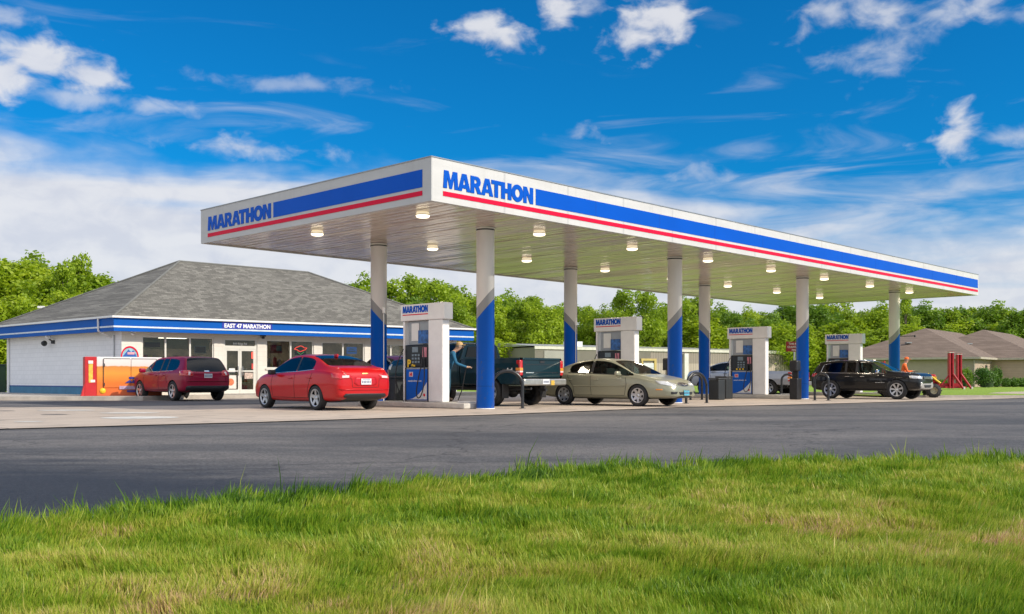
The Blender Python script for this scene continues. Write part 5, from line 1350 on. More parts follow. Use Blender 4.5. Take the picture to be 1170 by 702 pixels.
def neon(t, w, h):
    b = MB(); pts = [(w*.5*math.cos(a*math.pi/12)*(1+.15*math.sin(a*math.pi/2)), -.03, h*.25+h*.25*math.sin(a*math.pi/12)*(1+.3*math.cos(a*math.pi/3))) for a in range(25)]
    b.tube(pts, .02, 6); b.build('red_tube', NR, t)
    b = MB(); b.tube([(-w*.3, -.03, -h*.1), (0, -.03, -h*.42), (w*.3, -.03, -h*.1)], .02, 6); b.build('green_tube', NG, t)
wsign(337, 350, 396, 406, mat('sign_back_dark', (.02,.02,.02), .5), 'red neon sign with a green curve in the second pane right of the door', extra=neon)
def lines(t, w, h):
    b = MB(); b.box((0,-.012,h*.18),(w*.55,.01,h*.14)); b.box((0,-.012,-h*.15),(w*.8,.01,h*.16)); b.build('print', mat('sign_pale_green', (.45,.7,.6), .4), t)
wsign(396.5, 408, 396.5, 404.5, NB, 'small lit blue sign in the window left of the blue column', extra=lines)
wsign(256.2, 269.6, 429, 444.5, mat('poster_cream', (.68,.62,.56), .6, var=.05), 'white poster with a round orange picture low on the left shop door', s=.6,
      extra=lambda t, w, h: (lambda b: b.build('picture', mat('poster_orange', (.62,.16,.06), .5, var=.4, scale=16), t))(MB().lathe([(0,-.001),(w*.30,-.001)], (0,-.01,0), 'Y', 20)))
wsign(261, 268, 421, 425.3, PAPER, 'small white notice at mid height of the left shop door', s=.6)
wsign(287, 291.5, 402.5, 410, NR, 'upper red sticker on the right shop door', s=.6)
wsign(287, 291.5, 415.5, 422, mat('sticker_red', (.6,.06,.05), .5), 'lower red sticker on the right shop door', s=.6)
wsign(279, 288.5, 426, 433, mat('poster_mixed', (.5,.38,.32), .6, var=.6, scale=12), 'small brownish picture poster on the right shop door', s=.6)
wsign(165, 183, 391, 396.5, mat('sign_dull_red', (.22,.03,.03), .5), 'dull red board behind the leftmost shop window', text=None)
wsign(222, 236, 395, 404, PAPER, 'white framed red board in the third pane left of the door', extra=lambda t, w, h: (lambda b: b.build('board', mat('sign_dull_red2', (.20,.03,.03), .5), t))(MB().box((0,-.012,0),(w*.82,.012,h*.72))))
put_mesh('address_lettering', text_mesh('500 Ridge Rd', .115, .003, .002), PAPER, shop, plane_M(tuple(loc_(sp_(t_px(274), ws, z_f(274, 394)))+nF*.075), tuple(SF)))
# pavement with kerb
pv = MB(); pp = [Vector((-27, 37.3, 0)), Vector((-13.9, 37.1, 0)), Vector((-13.2, 38.6, 0)), sp_(2.5, -1.0), sp_(LF+1, -1.0), sp_(LF+1, LS+1), sp_(-.0, LS+1), Vector((-34, 47, 0))]
pv.prism([(p.x, p.y) for p in pp], -.04, .15); tag(pv.build('pavement', CONC), kind='structure')
# ice box
A0 = Vector((-16.10, 38.20, .15)); f_ = (SF*.97+Vector((.1,-.1,0))).normalized(); an = math.atan2(f_.y, f_.x)
ice = thing('ice_merchandiser', 'orange and white ice box with a red end, standing at the shop corner', 'ice box', A0, an)
wI = 2.42; dI = .8; hI = 1.52
m, nt2, b2 = nodes('ice_box_print'); tcn = N(nt2, 'ShaderNodeTexCoord'); sp = N(nt2, 'ShaderNodeSeparateXYZ'); nt2.links.new(tcn.outputs['Object'], sp.inputs[0])
wv_ = N(nt2, 'ShaderNodeTexNoise'); wv_.inputs['Scale'].default_value = 3; nt2.links.new(tcn.outputs['Object'], wv_.inputs['Vector'])
ad = N(nt2, 'ShaderNodeMath', operation='MULTIPLY_ADD'); nt2.links.new(wv_.outputs[0], ad.inputs[0]); ad.inputs[1].default_value = .12; nt2.links.new(sp.outputs[2], ad.inputs[2])
mr = N(nt2, 'ShaderNodeMapRange'); nt2.links.new(ad.outputs[0], mr.inputs[0]); mr.inputs[2].default_value = 1.6
nt2.links.new(ramp(nt2, mr.outputs[0], [(.0, (.62,.10,.03)), (.35, (.70,.17,.02)), (.60, (.76,.30,.04)), (.755, (.62,.24,.05)), (.775, (.70,.62,.58)), (.95, (.76,.72,.70))]), b2.inputs['Base Color']); b2.inputs['Roughness'].default_value = .4
b = MB(); b.box((wI/2, dI/2, hI/2), (wI, dI, hI), bev=.02); b.build('cabinet', m, ice)
b = MB(); b.box((-.215, dI/2-.02, hI/2), (.42, dI+.02, hI), bev=.015); ib = b.build('end_panel', mat('ice_box_red', (.50,.015,.02), .45), ice)
b = MB(); b.box((-.215, -.036, .88), (.15, .012, .72)); b.build('graphic', mat('ice_box_yellow', (.75,.45,.06), .5, var=.4, scale=4), ib)
b = MB(); b.box((-.215, -.036, 1.31), (.17, .016, .12)); b.box((-.14, -.036, .58), (.16, .02, .10)); b.build('graphic_cap', PAPER, ib)
b = MB(); b.add([(-.43,-.03,0),(-.56,-.06,0),(-.43,-.03,.5),(-.43,.3,0),(-.56,.3,0),(-.43,.3,.5)], [(0,1,2),(3,5,4),(1,4,5,2),(0,3,4,1)], 0); b.build('foot_skirt', mat('ice_box_red', (.50,.015,.02), .45), ice)
for a_, c_ in ((.25, 1.22), (1.26, 2.20)):
    b = MB(); b.box(((a_+c_)/2, -.015, hI*.58), (c_-a_, .03, hI*.74), bev=.01); d_ = b.build('door', m, ice)
    b = MB(); b.box(((a_+c_)/2, -.034, hI*.955), (c_-a_, .01, .02)); b.box((a_ if a_ < 1 else c_, -.034, hI*.58), (.018,.012,hI*.74)); b.build('seal', DARK, d_)
    for z_ in (.45, 1.2):
        b = MB(); b.box((a_+.02 if a_ < 1 else c_-.02, -.04, z_), (.04,.03,.12)); b.build('hinge', DARK, d_)
b = MB(); b.lathe([(0,-.03),(.10,-.03),(.11,.0)], (.22,-.005,.20), 'Y', 20); b.build('round_badge', YEL, ice)
LOG = mat('ice_logo_navy', (.03,.03,.22), .4)
b = MB(); b.prism([(0,0),(.5,0),(.32,.13),(.25,.05),(.18,.13)], 0, .01, 0); me_ = b.build('crest', LOG, ice)
me_.data.transform(plane_M((1.02, -.045, .50), (1,0,0)))
b = MB(); b.box((1.27,-.04,.70),(.20,.012,.09), bev=.004); b.box((1.27,-.04,.18),(.34,.012,.08)); b.build('crest', LOG, ice)
b = MB(); b.box((1.27,-.036,.32),(.9,.008,.13), bev=.003); b.build('name_panel', mat('ice_name_mauve', (.42,.30,.42), .5, var=.3, scale=14), ice)
# arched sign on its top
cx_ = 1.22
def arc_sheet(name, r0, r1, m, y, par):
    b = MB(); n = 20; pts = [(cx_+r0*math.cos(math.pi*i/n), r0*math.sin(math.pi*i/n)*1.3) for i in range(n+1)]+[(cx_+r1*math.cos(math.pi*i/n), r1*math.sin(math.pi*i/n)*1.3) for i in range(n, -1, -1)]
    vs = [(p[0], y, hI+p[1]) for p in pts]+[(p[0], y+.02, hI+p[1]) for p in pts]; k = len(pts); fs = [(i, i+1, k-2-i, k-1-i) for i in range(n)]
    fs += [(i+k, k+k-1-i, k+k-2-i, i+1+k) for i in range(n)]+[(i, (i+1) % k, (i+1) % k+k, i+k) for i in range(k)]
    b.add(vs, fs); return b.build(name, m, par)
hs_ = arc_sheet('top_sign', .0001, .33, mat('ice_sign_sky', (.32,.55,.62), .4, var=.3, scale=5), .10, ice)
arc_sheet('top_sign_rim', .285, .335, RED, .085, ice)
b = MB(); b.add([(cx_-.27,.085,hI+.02),(cx_-.05,.085,hI+.30),(cx_+.05,.085,hI+.20),(cx_+.13,.085,hI+.27),(cx_+.26,.085,hI+.02)], [(0,1,2,3,4)]); b.build('top_sign_mountain', mat('mountain_blue', (.03,.10,.38), .4), hs_)
b = MB(); b.box((cx_+.04,.078,hI+.15),(.26,.01,.09), bev=.003); b.build('top_sign_name', mat('name_pink', (.75,.35,.38), .4), hs_)
# dumpster at the left
d0 = at(2, 49); dm = thing('dumpster', 'dark green metal dumpster at the left edge behind the shop', 'dumpster', d0, .2)
DG = mat('dumpster_green', (.015,.05,.03), .5, var=.3)
b = MB(); b.box((-.9,0,.8), (1.8,1.4,1.35), bev=.03); [b.box((-.9+dx,-.72,.8),(.07,.05,1.3)) for dx in (-.6,-.2,.2,.6)]; b.build('container', DG, dm)
b = MB(); b.box((-.9,0,1.51),(1.85,1.45,.06), bev=.02); b.build('lid', DARK, dm)
b = MB(); b.box((-.9,0,.08),(1.6,1.2,.12)); b.build('skid', BLACK, dm)

# ---------------------------------------------------------------- warehouse
def wallmat(name, a, b_, split, rib=3.3):
    m, nt2, b2 = nodes(name); tcn = N(nt2, 'ShaderNodeTexCoord'); sp = N(nt2, 'ShaderNodeSeparateXYZ'); nt2.links.new(tcn.outputs['Object'], sp.inputs[0])
    lt = N(nt2, 'ShaderNodeMath', operation='LESS_THAN'); nt2.links.new(sp.outputs[2], lt.inputs[0]); lt.inputs[1].default_value = split
    c_ = mix(nt2, lt.outputs[0], a, b_)
    c_ = mix(nt2, .3, c_, ramp(nt2, nz_(nt2, objcoord(nt2, (1,1,.3)), .7, 5, .6), [(.3, (.38,.38,.38)), (.7, (.62,.62,.62))]), 'OVERLAY')
    wvv = N(nt2, 'ShaderNodeTexWave', bands_direction='X'); wvv.inputs['Scale'].default_value = rib; nt2.links.new(tcn.outputs['Object'], wvv.inputs['Vector'])
    c_ = mix(nt2, ramp(nt2, wvv.outputs[0], [(.80, (0,0,0)), (.95, (.40,.40,.40))]), c_, (.12,.10,.09))
    nt2.links.new(c_, b2.inputs['Base Color']); b2.inputs['Roughness'].default_value = .5; bump(nt2, b2, wvv.outputs[0], .8, .05); return m
Wa, Wb = at(611, 93), at(911, 113); wd = (Wb-Wa).normalized(); wn_ = Vector((-wd.y, wd.x, 0)); wL = (Wb-Wa).length; wrz = math.atan2(wd.y, wd.x)
wh = thing('warehouse', 'long low beige metal warehouse behind the pumps', 'warehouse', Wa, wrz)
WH = 3.78
WM1 = wallmat('ribbed_siding_taupe', (.24,.215,.18), (.30,.27,.225), 1.6); WM2 = wallmat('ribbed_siding_pale', (.28,.235,.20), (.44,.37,.31), 2.4, .9)
b = MB(); b.box((7.2, 6, WH/2), (14.4, 12, WH)); b.build('wall', WM1, wh)
b = MB(); b.box(((14.4+wL)/2, 6.0, WH/2-.003), (wL-14.4-.01, 11.9, WH-.006)); b.build('wall', WM2, wh)
b = MB(); b.box((wL/2, -.04, WH-.02), (wL+.1, .10, .30)); b.build('eave_trim', mat('trim_cream', (.60,.57,.50), .5), wh)
b = MB(); b.add([(-.2,-.12,WH+.13),(wL+.2,-.12,WH+.13),(wL+.2,6,WH+.55),(-.2,6,WH+.55),(wL+.2,12.2,WH+.13),(-.2,12.2,WH+.13)], [(0,1,2,3),(3,2,4,5),(0,3,5),(1,4,2)]); b.build('roof', mat('metal_roof_pale', (.45,.44,.42), .4, metal=.3), wh)
def wx_(px): k = (px-585)/FPX; return (k*Wa.y-Wa.x)/(wd.x-k*wd.y)
x0, x1 = wx_(621.5), wx_(645.5)
b = MB(); b.box(((x0+x1)/2, -.03, WH/2-.1), (x1-x0, .06, WH-.4)); b.build('pale_panel', wallmat('ribbed_siding_white', (.46,.44,.40), (.46,.44,.40), 9), wh)
x0, x1 = wx_(735), wx_(746.5)
b = MB(); b.box(((x0+x1)/2, -.04, 1.2), (x1-x0, .06, 2.4)); dr = b.build('loading_door', mat('door_white', (.58,.60,.62), .5), wh)
b = MB(); b.box(((x0+x1)/2, -.06, 2.75), (x1-x0+.7, .1, .22)); b.box((x1+.2, -.06, 1.32), (.28, .1, 2.64)); b.box((x0-.2, -.06, 1.32), (.2, .1, 2.64)); b.build('door_frame', mat('door_frame_yellow', (.48,.36,.12), .5), dr)
b = MB()
for i in range(1, 5): b.box(((x0+x1)/2, -.075, .48*i), (x1-x0, .01, .03))
b.build('door_ribs', GREYP, dr)
for px in (783, 909.5):
    x = wx_(px); b = MB(); b.box((x, -.12, 1.75), (.55, .2, 3.4)); b.build('post', mat('trim_white', (.64,.62,.58), .5), wh)
x = wx_(792); b = MB(); b.tube([(x,3,WH+.2),(x,3,WH+1.25)], .12, 8); b.build('vent_pipe', GREYP, wh)
b = MB(); xx = wx_(663); b.box((xx, 1.2, WH+.42), (1.6, 1, .5)); b.build('roof_unit', WHITE, wh)
# left annex
An = at(574, 108); b = MB()
d_ = (Wa-An); b.prism([(An.x, An.y), (Wa.x+.0, Wa.y+.15), (Wa.x+wn_.x*12, Wa.y+wn_.y*12), (An.x+2, An.y+9)], 0, 3.5)
tag(b.build('annex', wallmat('ribbed_siding_annex', (.25,.22,.19), (.25,.22,.19), 9, 2.2)), 'taupe metal annex at the left end of the long warehouse', 'shed')

# ---------------------------------------------------------------- house on the right
BRM = brick('pink_beige_brick', (.42,.30,.23), (.36,.25,.19), (.42,.36,.30), .24, .085, .012, (.61,.79,0), .4)
SID = mat('tan_siding', (.37,.31,.23), .7, var=.05)
m, nt2, b2 = nodes('taupe_shingles'); shingle(nt2, b2, (.16,.115,.085), (.23,.17,.13), (.10,.07,.055)); TSH = m
def house_block(root, off, siding=True):
    ox = Vector(off)
    A = Vector((41.8, 88, 0))+ox; B = Vector((31.0, 96.4, 0))+ox; ins = (A-B).normalized(); bk = Vector((-ins.y, ins.x, 0))
    C2 = A+bk*14.6+ox*0; D2 = B+bk*14.6
    P1_ = (A+B)/2+bk*8.0; P2_ = (A+B)/2+bk*22; z0, z1 = 2.78, 5.85
    e = .55
    a, b_, c_, d_ = A-ins*e+bk*e, B+ins*e+bk*e, D2+ins*e, C2-ins*e
    org = root.location
    L_ = lambda p, z: (p.x-org.x, p.y-org.y, z)
    w = MB(); w.add([L_(b_,0), L_(a,0), L_(a,z0), L_(b_,z0)], [(0,1,2,3)]); w.add([L_(b_,0), L_(d_+bk*12,0) if False else L_(c_,0), L_(c_,z0), L_(b_,z0)], [(0,1,2,3)])
    w.add([L_(p,0) for p in (b_,a,d_,c_)]+[L_(p,z0-.01) for p in (b_,a,d_,c_)], [(4,5,6,7)])
    w.build('side_wall', SID if siding else BRM, root)
    w = MB(); w.add([L_(a,0), L_(d_,0), L_(d_,z0), L_(a,z0)], [(0,1,2,3)]); w.add([L_(c_,0), L_(d_,0), L_(d_,z0), L_(c_,z0)], [(0,1,2,3)]); fw_ = w.build('brick_wall', BRM, root)
    r = MB(); r.add([L_(A,z0-.02), L_(B,z0-.02), L_(D2+bk*8,z0-.02), L_(C2+bk*8,z0-.02), L_(P1_,z1), L_(P2_,z1)], [(0,1,4),(0,4,5,3),(1,2,5,4),(2,3,5)]); rr_ = r.build('roof', TSH, root)
    g = MB()
    for p, q in ((A, B), (A, C2+bk*8), (B, D2+bk*8)):
        dd = (q-p).normalized(); n_ = Vector((-dd.y, dd.x, 0))*.06
        g.prism([(x[0], x[1]) for x in (L_(p-n_,0), L_(q-n_,0), L_(q+n_,0), L_(p+n_,0))], z0-.20, z0-.02)
    g.build('gutter', mat('gutter_tan', (.42,.37,.30), .5), root)
    w = MB()
    for f0 in (.30, .62):
        p = a.lerp(d_, f0)+ins*.02; w.box(L_(p, 1.75), (.1, .62, .62), rz=math.atan2(ins.y, ins.x)); 
    wo_ = w.build('window', GLASSD if False else mat('house_window_dark', (.03,.035,.04), .15), root)
    w = MB()
    for f0 in (.30, .62):
        p = a.lerp(d_, f0)+ins*.045; w.box(L_(p, 1.40), (.08, .75, .08), rz=math.atan2(ins.y, ins.x))
    w.build('sill', PAPER, wo_)
    w = MB(); p = a.lerp(d_, .9)+ins*.03; w.box(L_(p, 1.15), (.1, .95, 2.1), rz=math.atan2(ins.y, ins.x)); w.build('door', mat('house_door_dark', (.05,.035,.03), .4), root)
    q = MB(); p = a-ins*.05; q.tube([L_(p-bk*.1, .1), L_(p-bk*.1, z0-.2)], .05, 6); q.build('downspout', mat('gutter_tan', (.42,.37,.30), .5), root)
    q = MB(); pq = A.lerp(B, .55)*.55+P1_*.45; q.box(L_(pq, z0+(z1-z0)*.45+.12), (.5,.5,.1)); q.build('roof_vent', GREYP, rr_)
hs = thing('brick_house', 'low house with taupe hipped roof and pinkish brick end, nearest the red lift posts', 'house', (41.8, 88, 0)); house_block(hs, (0,0,0))
hs = thing('brick_house', 'second taupe roofed house wing at the right edge, behind the first one', 'house', (50, 92, 0)); house_block(hs, (7.2,2.9,0), False)

# ---------------------------------------------------------------- red lift posts
LR = mat('machinery_red', (.36,.008,.02), .45, var=.2); LRW = mat('bare_steel_end', (.55,.5,.46), .5)
lp = at(1090, 70); lift = thing('lift_posts', 'pair of tall dark red steel lift posts with braced feet on the lawn', 'lift frame', lp)
s_ = 70/FPX
def LP(px, py): return Vector(((px-1090)*s_, 0, hz(py, 70)))
for k, (px, pt, dy) in enumerate(((1086.2, 403, 0), (1095.4, 404.6, 1.1))):
    b = MB(); p = LP(px, 443)+Vector((dy*.45,0,0)); q = LP(px, pt)+Vector((dy*.45,0,0)); b.box((p.x-.10, dy, (p.z+q.z)/2), (.10, .34, q.z-.06)); b.box((p.x+.12, dy, (p.z+q.z)/2), (.10, .34, q.z-.06)); b.box((p.x, dy+.14, (p.z+q.z)/2), (.16, .06, q.z-.06))
    pb = b.build('post', LR, lift)
    b = MB(); [b.box((p.x, dy+.06, .5+.30*i), (.14, .10, .07)) for i in range(7)]; b.build('rung', LRW if False else LR, pb)
    b = MB(); b.box((p.x, dy, q.z+.0), (.36, .38, .05)); b.build('cap', LRW, pb)
    b = MB(); b.tube([(p.x+.1, dy-.15, 1.15), (p.x+.78, dy-.25, .12)], .085, 6); b.build('brace', LR, pb)
    b = MB(); b.tube([(p.x-.1, dy, 1.10), (p.x-.66, dy, .35)], .05, 6); b.build('brace', LR, pb)
    b = MB(); b.box((p.x+.82, dy-.25, .13), (.14,.2,.2), bev=.03); b.build('foot', LRW, pb)
b = MB(); b.box((-.9, .2, .34), (3.1, .25, .28)); b.box((.1, .5, .20), (1.5, 1.2, .12)); b.build('base_beam', LR, lift)
# ---------------------------------------------------------------- red sign on post
rs = at(908, 52); sg2 = thing('clearance_sign', 'small dark red sign with white writing on a pole beside the third column', 'sign', rs)
b = MB(); b.tube([(0,.06,0),(0,.06,hz(392,52))], .05, 8); b.build('pole', WHITE, sg2)
zs0, zs1 = hz(402, 52), hz(390.5, 52)
b = MB(); b.box((.03, 0, (zs0+zs1)/2), (.98, .03, zs1-zs0), bev=.01); pb = b.build('board', mat('sign_dark_red', (.30,.012,.02), .5), sg2)
for i, tx in enumerate(('THIS PUMP', 'CLEARANCE', 'ONLY')):
    put_mesh('lettering', text_mesh(tx, .15, .003, .003), PAPER, pb, plane_M((.03, -.02, zs1-.17-i*.165), (1,0,0)))

# ---------------------------------------------------------------- plants
def leafmat(name, a, b_, c_, tl=.45):
    m = bpy.data.materials.new(name); m.use_nodes = True; nt2 = m.node_tree; b2 = nt2.nodes['Principled BSDF']
    an = N(nt2, 'ShaderNodeAttribute', attribute_name='tone'); oi = N(nt2, 'ShaderNodeObjectInfo')
    ad = N(nt2, 'ShaderNodeMath', operation='MULTIPLY_ADD'); nt2.links.new(oi.outputs['Random'], ad.inputs[0]); ad.inputs[1].default_value = .42; nt2.links.new(an.outputs['Fac'], ad.inputs[2])
    sb = N(nt2, 'ShaderNodeMath', operation='SUBTRACT'); nt2.links.new(ad.outputs[0], sb.inputs[0]); sb.inputs[1].default_value = .2
    cc = ramp(nt2, sb.outputs[0], [(.1, a), (.5, b_), (.9, c_)])
    nt2.links.new(cc, b2.inputs['Base Color']); b2.inputs['Roughness'].default_value = .5
    tr = N(nt2, 'ShaderNodeBsdfTranslucent'); nt2.links.new(cc, tr.inputs[0]); ms = N(nt2, 'ShaderNodeMixShader'); ms.inputs[0].default_value = tl
    nt2.links.new(b2.outputs[0], ms.inputs[1]); nt2.links.new(tr.outputs[0], ms.inputs[2]); nt2.links.new(ms.outputs[0], nt2.nodes['Material Output'].inputs[0]); return m
LEAF_A = leafmat('leaves_spring', (.18,.28,.012), (.29,.42,.018), (.42,.54,.03), .55)
LEAF_B = leafmat('leaves_deep', (.11,.22,.014), (.18,.31,.018), (.27,.40,.025), .5)
LEAF_C = leafmat('leaves_yellow_green', (.22,.34,.010), (.32,.44,.014), (.44,.54,.025), .55)
BUSHM = leafmat('leaves_hedge', (.05,.13,.012), (.08,.18,.016), (.13,.25,.02), .3)
BARK = mat('bark', (.10,.08,.06), .9, var=.3, scale=3, bmp=.4)
def leaf_cloud(name, lobes, n, size, m, flat=.3, rs=0):
    g = np.random.default_rng(rs); vol = np.array([l[3]*l[4]*l[5] for l in lobes])**.67; idx = g.choice(len(lobes), n, p=vol/vol.sum())
    L_ = np.array(lobes); c = L_[idx, :3]; rr = L_[idx, 3:6]
    d = g.standard_normal((n, 3)); d /= np.linalg.norm(d, axis=1)[:, None]
    rad = (.55+.45*g.random(n)**.5)*(1+.22*g.standard_normal(n)*(g.random(n) > .6)); p = c+d*rr*rad[:, None]
    nrm = d*.8+g.standard_normal((n, 3))*.7+np.array([0,0,.35]); nrm /= np.linalg.norm(nrm, axis=1)[:, None]
    a = np.cross(nrm, g.standard_normal((n, 3))); a /= np.linalg.norm(a, axis=1)[:, None]; b_ = np.cross(nrm, a)
    s = size*(.5+.9*g.random(n))[:, None]
    P = np.stack([p-a*s*.5, p-b_*s*.38+a*s*.05, p+a*s*.5, p+b_*s*.38], 1).astype(np.float32)
    me = bpy.data.meshes.new(name); me.vertices.add(n*4); me.vertices.foreach_set('co', P.ravel())
    me.loops.add(n*4); me.loops.foreach_set('vertex_index', np.arange(n*4, dtype=np.int32))
    me.polygons.add(n); me.polygons.foreach_set('loop_start', (np.arange(n)*4).astype(np.int32))
    try: me.polygons.foreach_set('loop_total', np.full(n, 4, np.int32))
    except Exception: pass
    me.update(calc_edges=True)
    t = np.clip(g.random(len(lobes))[idx]*.6+.5*g.random(n), 0, 1); at_ = me.attributes.new('tone', 'FLOAT', 'FACE'); at_.data.foreach_set('value', t.astype(np.float32))
    me.materials.append(m); return me
def tree_proto(name, h, wdt, m, seed, airy=False, n=15000, size=.27):
    rd = random.Random(seed); t = bpy.data.objects.new(name, None); col.objects.link(t)
    lobes = []; k = rd.randint(20, 30) if not airy else 16
    b = MB(); top = Vector((rd.uniform(-.3,.3), rd.uniform(-.3,.3), h*.86))
    b.tube([Vector((0,0,-.2)), Vector((rd.uniform(-.2,.2), 0, h*.3)), Vector((rd.uniform(-.3,.3), rd.uniform(-.2,.2), h*.6)), top], [h*.022+.08, h*.017+.05, h*.011+.03, .03], 8)
    for i in range(k):
        f = rd.random(); zc = h*(.22+.70*f); env = math.sin(math.pi*min(1, (.12+.88*f)**.75*.93))*wdt*.5*(.75+.5*rd.random())
        an = rd.uniform(0, 2*math.pi); q = rd.uniform(.35, .95)*env*(.8 if not airy else 1.05); r = wdt*rd.uniform(.10, .20)*(1 if not airy else .62)
        cx, cy = q*math.cos(an), q*math.sin(an)
        lobes.append((cx, cy, zc, r*rd.uniform(.9,1.35), r*rd.uniform(.9,1.35), r*rd.uniform(.7,1.1)))
        for _ in range(2):
            r2 = r*rd.uniform(.35,.6); lobes.append((cx+rd.uniform(-1,1)*r*1.2, cy+rd.uniform(-1,1)*r*1.2, zc+rd.uniform(-.3,1.1)*r, r2, r2, r2))
        if i % 2 == 0:
            z0 = zc*rd.uniform(.45,.7); b.tube([Vector((0,0,z0)), Vector((cx*.5, cy*.5, z0+(zc-z0)*.6)), Vector((cx, cy, zc))], [.09, .06, .025], 6)
    lobes.append((top.x, top.y, h*.93, wdt*.12, wdt*.12, h*.08))
    b.build('trunk', BARK, t)
    link('crown', leaf_cloud('crown', lobes, n, size, m, rs=seed), t); return t
protos = [tree_proto('tree', 11, 7.5, LEAF_A, 11), tree_proto('tree', 11.5, 8, LEAF_B, 12), tree_proto('tree', 10, 8, LEAF_C, 13), tree_proto('tree', 12, 6.5, LEAF_A, 14), tree_proto('tree', 12, 7.5, LEAF_A, 15, True, 7500, .26), tree_proto('tree', 10.5, 8.5, LEAF_A, 16), tree_proto('tree', 9, 7.5, LEAF_C, 17), tree_proto('tree', 11, 7, LEAF_B, 18)]
PH = [11, 11.5, 10, 12, 12, 10.5, 9, 11]
used = set()
def tree(px, topy, depth, kind, label, group=None, wide=1.0):
    h = hz(topy, depth); s = h/PH[kind]
    if kind not in used: o = protos[kind]; used.add(kind)
    else: o = copy_tree(protos[kind])
    o.location = at(px, depth); o.rotation_euler = (0, 0, random.uniform(0, 6.28)); o.scale = (s*wide, s*wide, s)
    tag(o, label, 'tree', group); return o
G1 = 'trees of the wood on the left behind the shop'
left = [(-62,300,72,0),(-35,296,78,3),(-8,300,74,0),(14,306,70,6),(30,302,84,5),(50,304,76,5),(62,318,68,2),(101,320,70,6),(118,328,84,1),(135,338,78,5),(22,340,62,2),(-14,350,60,6),(52,352,63,2),(84,342,64,6),(150,344,86,0)]
for i, (px, ty, dp, k) in enumerate(left):
    tree(px, ty, dp, k, 'leafy %s tree in the wood behind the left end of the shop' % ('bright yellow green' if k in (2,6) else 'spring green' if k != 1 else 'deeper green'), G1, 1.25)
tree(74, 299, 66, 4, 'tall airy tree with open top, left one of two rising beside the shop roof', None, .75)
tree(92, 291, 69, 4, 'tallest airy tree standing above the left slope of the shop roof', None, .75)
G2 = 'trees of the long wood behind the warehouse'
mids = [(408,324,118,5),(425,335,100,7),(448,320,112,4),(470,315,116,4),(494,318,110,0),(478,340,102,7),(515,326,118,4),(520,348,104,0),(540,338,120,5),(556,336,112,3),(572,345,118,1),(590,341,124,5),(607,338,118,0),(622,350,112,5),(640,352,120,1),(655,349,128,0),(672,350,118,4),(684,356,112,5),
        (700,352,118,7),(764,350,122,7),(752,352,128,1),(778,346,116,5),(797,338,118,3),(818,354,126,5),(836,357,118,1),(853,358,126,5),(870,356,132,0),(885,357,120,7),(900,346,126,1),(918,352,130,5),(934,350,124,1),(950,346,130,5),(968,354,126,0),(985,357,134,7),(1003,352,128,5)]
for i, (px, ty, dp, k) in enumerate(mids):
    tree(px, ty, dp, k, '%s tree in the wood seen between the canopy and the warehouse' % ('airy light green' if k == 4 else 'dark green' if k in (1,7) else 'bright green'), G2, 1.15)
tree(713, 330, 108, 4, 'tall round crowned tree above the second pump, left of a similar one', None, 1.0); tree(736, 331, 110, 0, 'tall full tree between the second pump and the second column', None, .9)
tree(1035, 337, 120, 4, 'tall airy tree rising above the wood behind the farthest column', None, .7)
G3 = 'trees of the wood behind the brick house'
for i in range(22):
    px = 1010+i*15+random.uniform(-4, 4); k = random.choice([0,5,1,5,3,7])
    tree(px, 352+random.uniform(-2.5, 4), 132+random.uniform(-8, 10), k, '%s tree in the wood behind the brick house' % ('dark green' if k in (1,7) else 'bright green'), G3, 1.3)
for i in range(34):
    px = 385+i*20+random.uniform(-5, 5); ty = 374+random.uniform(-5, 8); k = random.choice([2,6,5,0,2])
    tree(px, ty, 116+random.uniform(-2, 5) if px > 560 else 96+random.uniform(0, 6), k, 'low %s tree at the front edge of the wood behind the warehouse' % ('yellow green' if k in (2,6) else 'green'), 'low trees at the front edge of the wood', 1.7)
for i in range(16):
    px = 930+i*22+random.uniform(-5, 5); k = random.choice([0,6,5])
    tree(px, 372+random.uniform(-4, 5), 126+random.uniform(-2, 5), k, 'low %s tree in front of the wood behind the brick house' % ('yellow green' if k == 6 else 'green'), 'low trees in front of the right hand wood', 1.6)
for pr_i, pr in enumerate(protos):
    if pr_i not in used:
        for ch in list(pr.children): bpy.data.objects.remove(ch)
        bpy.data.objects.remove(pr)
for i in range(20):
    px = 1345+i*42+random.uniform(-8, 8); k = random.choice([0,5,1,5,3,7])
    tree(px, 354+random.uniform(-2, 6), 130+random.uniform(-6, 8), k, '%s tree in the wood beyond the right edge' % ('dark green' if k in (1,7) else 'bright green'), 'trees of the wood beyond the right edge', 2.0)
for i in range(10):
    px = -90-i*45+random.uniform(-8, 8); k = random.choice([0,5,6,3])
    tree(px, 300+random.uniform(-4, 10), 72+random.uniform(-4, 6), k, '%s tree in the wood beyond the left edge' % ('yellow green' if k == 6 else 'bright green'), 'trees of the wood beyond the left edge', 1.6)
# leafy undergrowth that closes the wood at the ground, far-off mass
und = []
g_ = random.Random(5)
for (pa, pb_, dp, n) in ((-120, 170, 80, 26), (370, 1010, 128, 60), (960, 2200, 142, 80), (-560, -110, 82, 30)):
    for i in range(n):
        f = i/(n-1); p = at(pa+(pb_-pa)*f, dp+g_.uniform(-3, 3)); r = g_.uniform(2.2, 3.4)
        und.append((p.x, p.y, g_.uniform(1.2, 4.0), r*1.2, r, r*.95))
me = leaf_cloud('undergrowth', und, 85000, .62, LEAF_A, rs=3)
tag(link('undergrowth', me), 'dense green undergrowth closing the foot of the distant wood', 'undergrowth', kind='stuff')
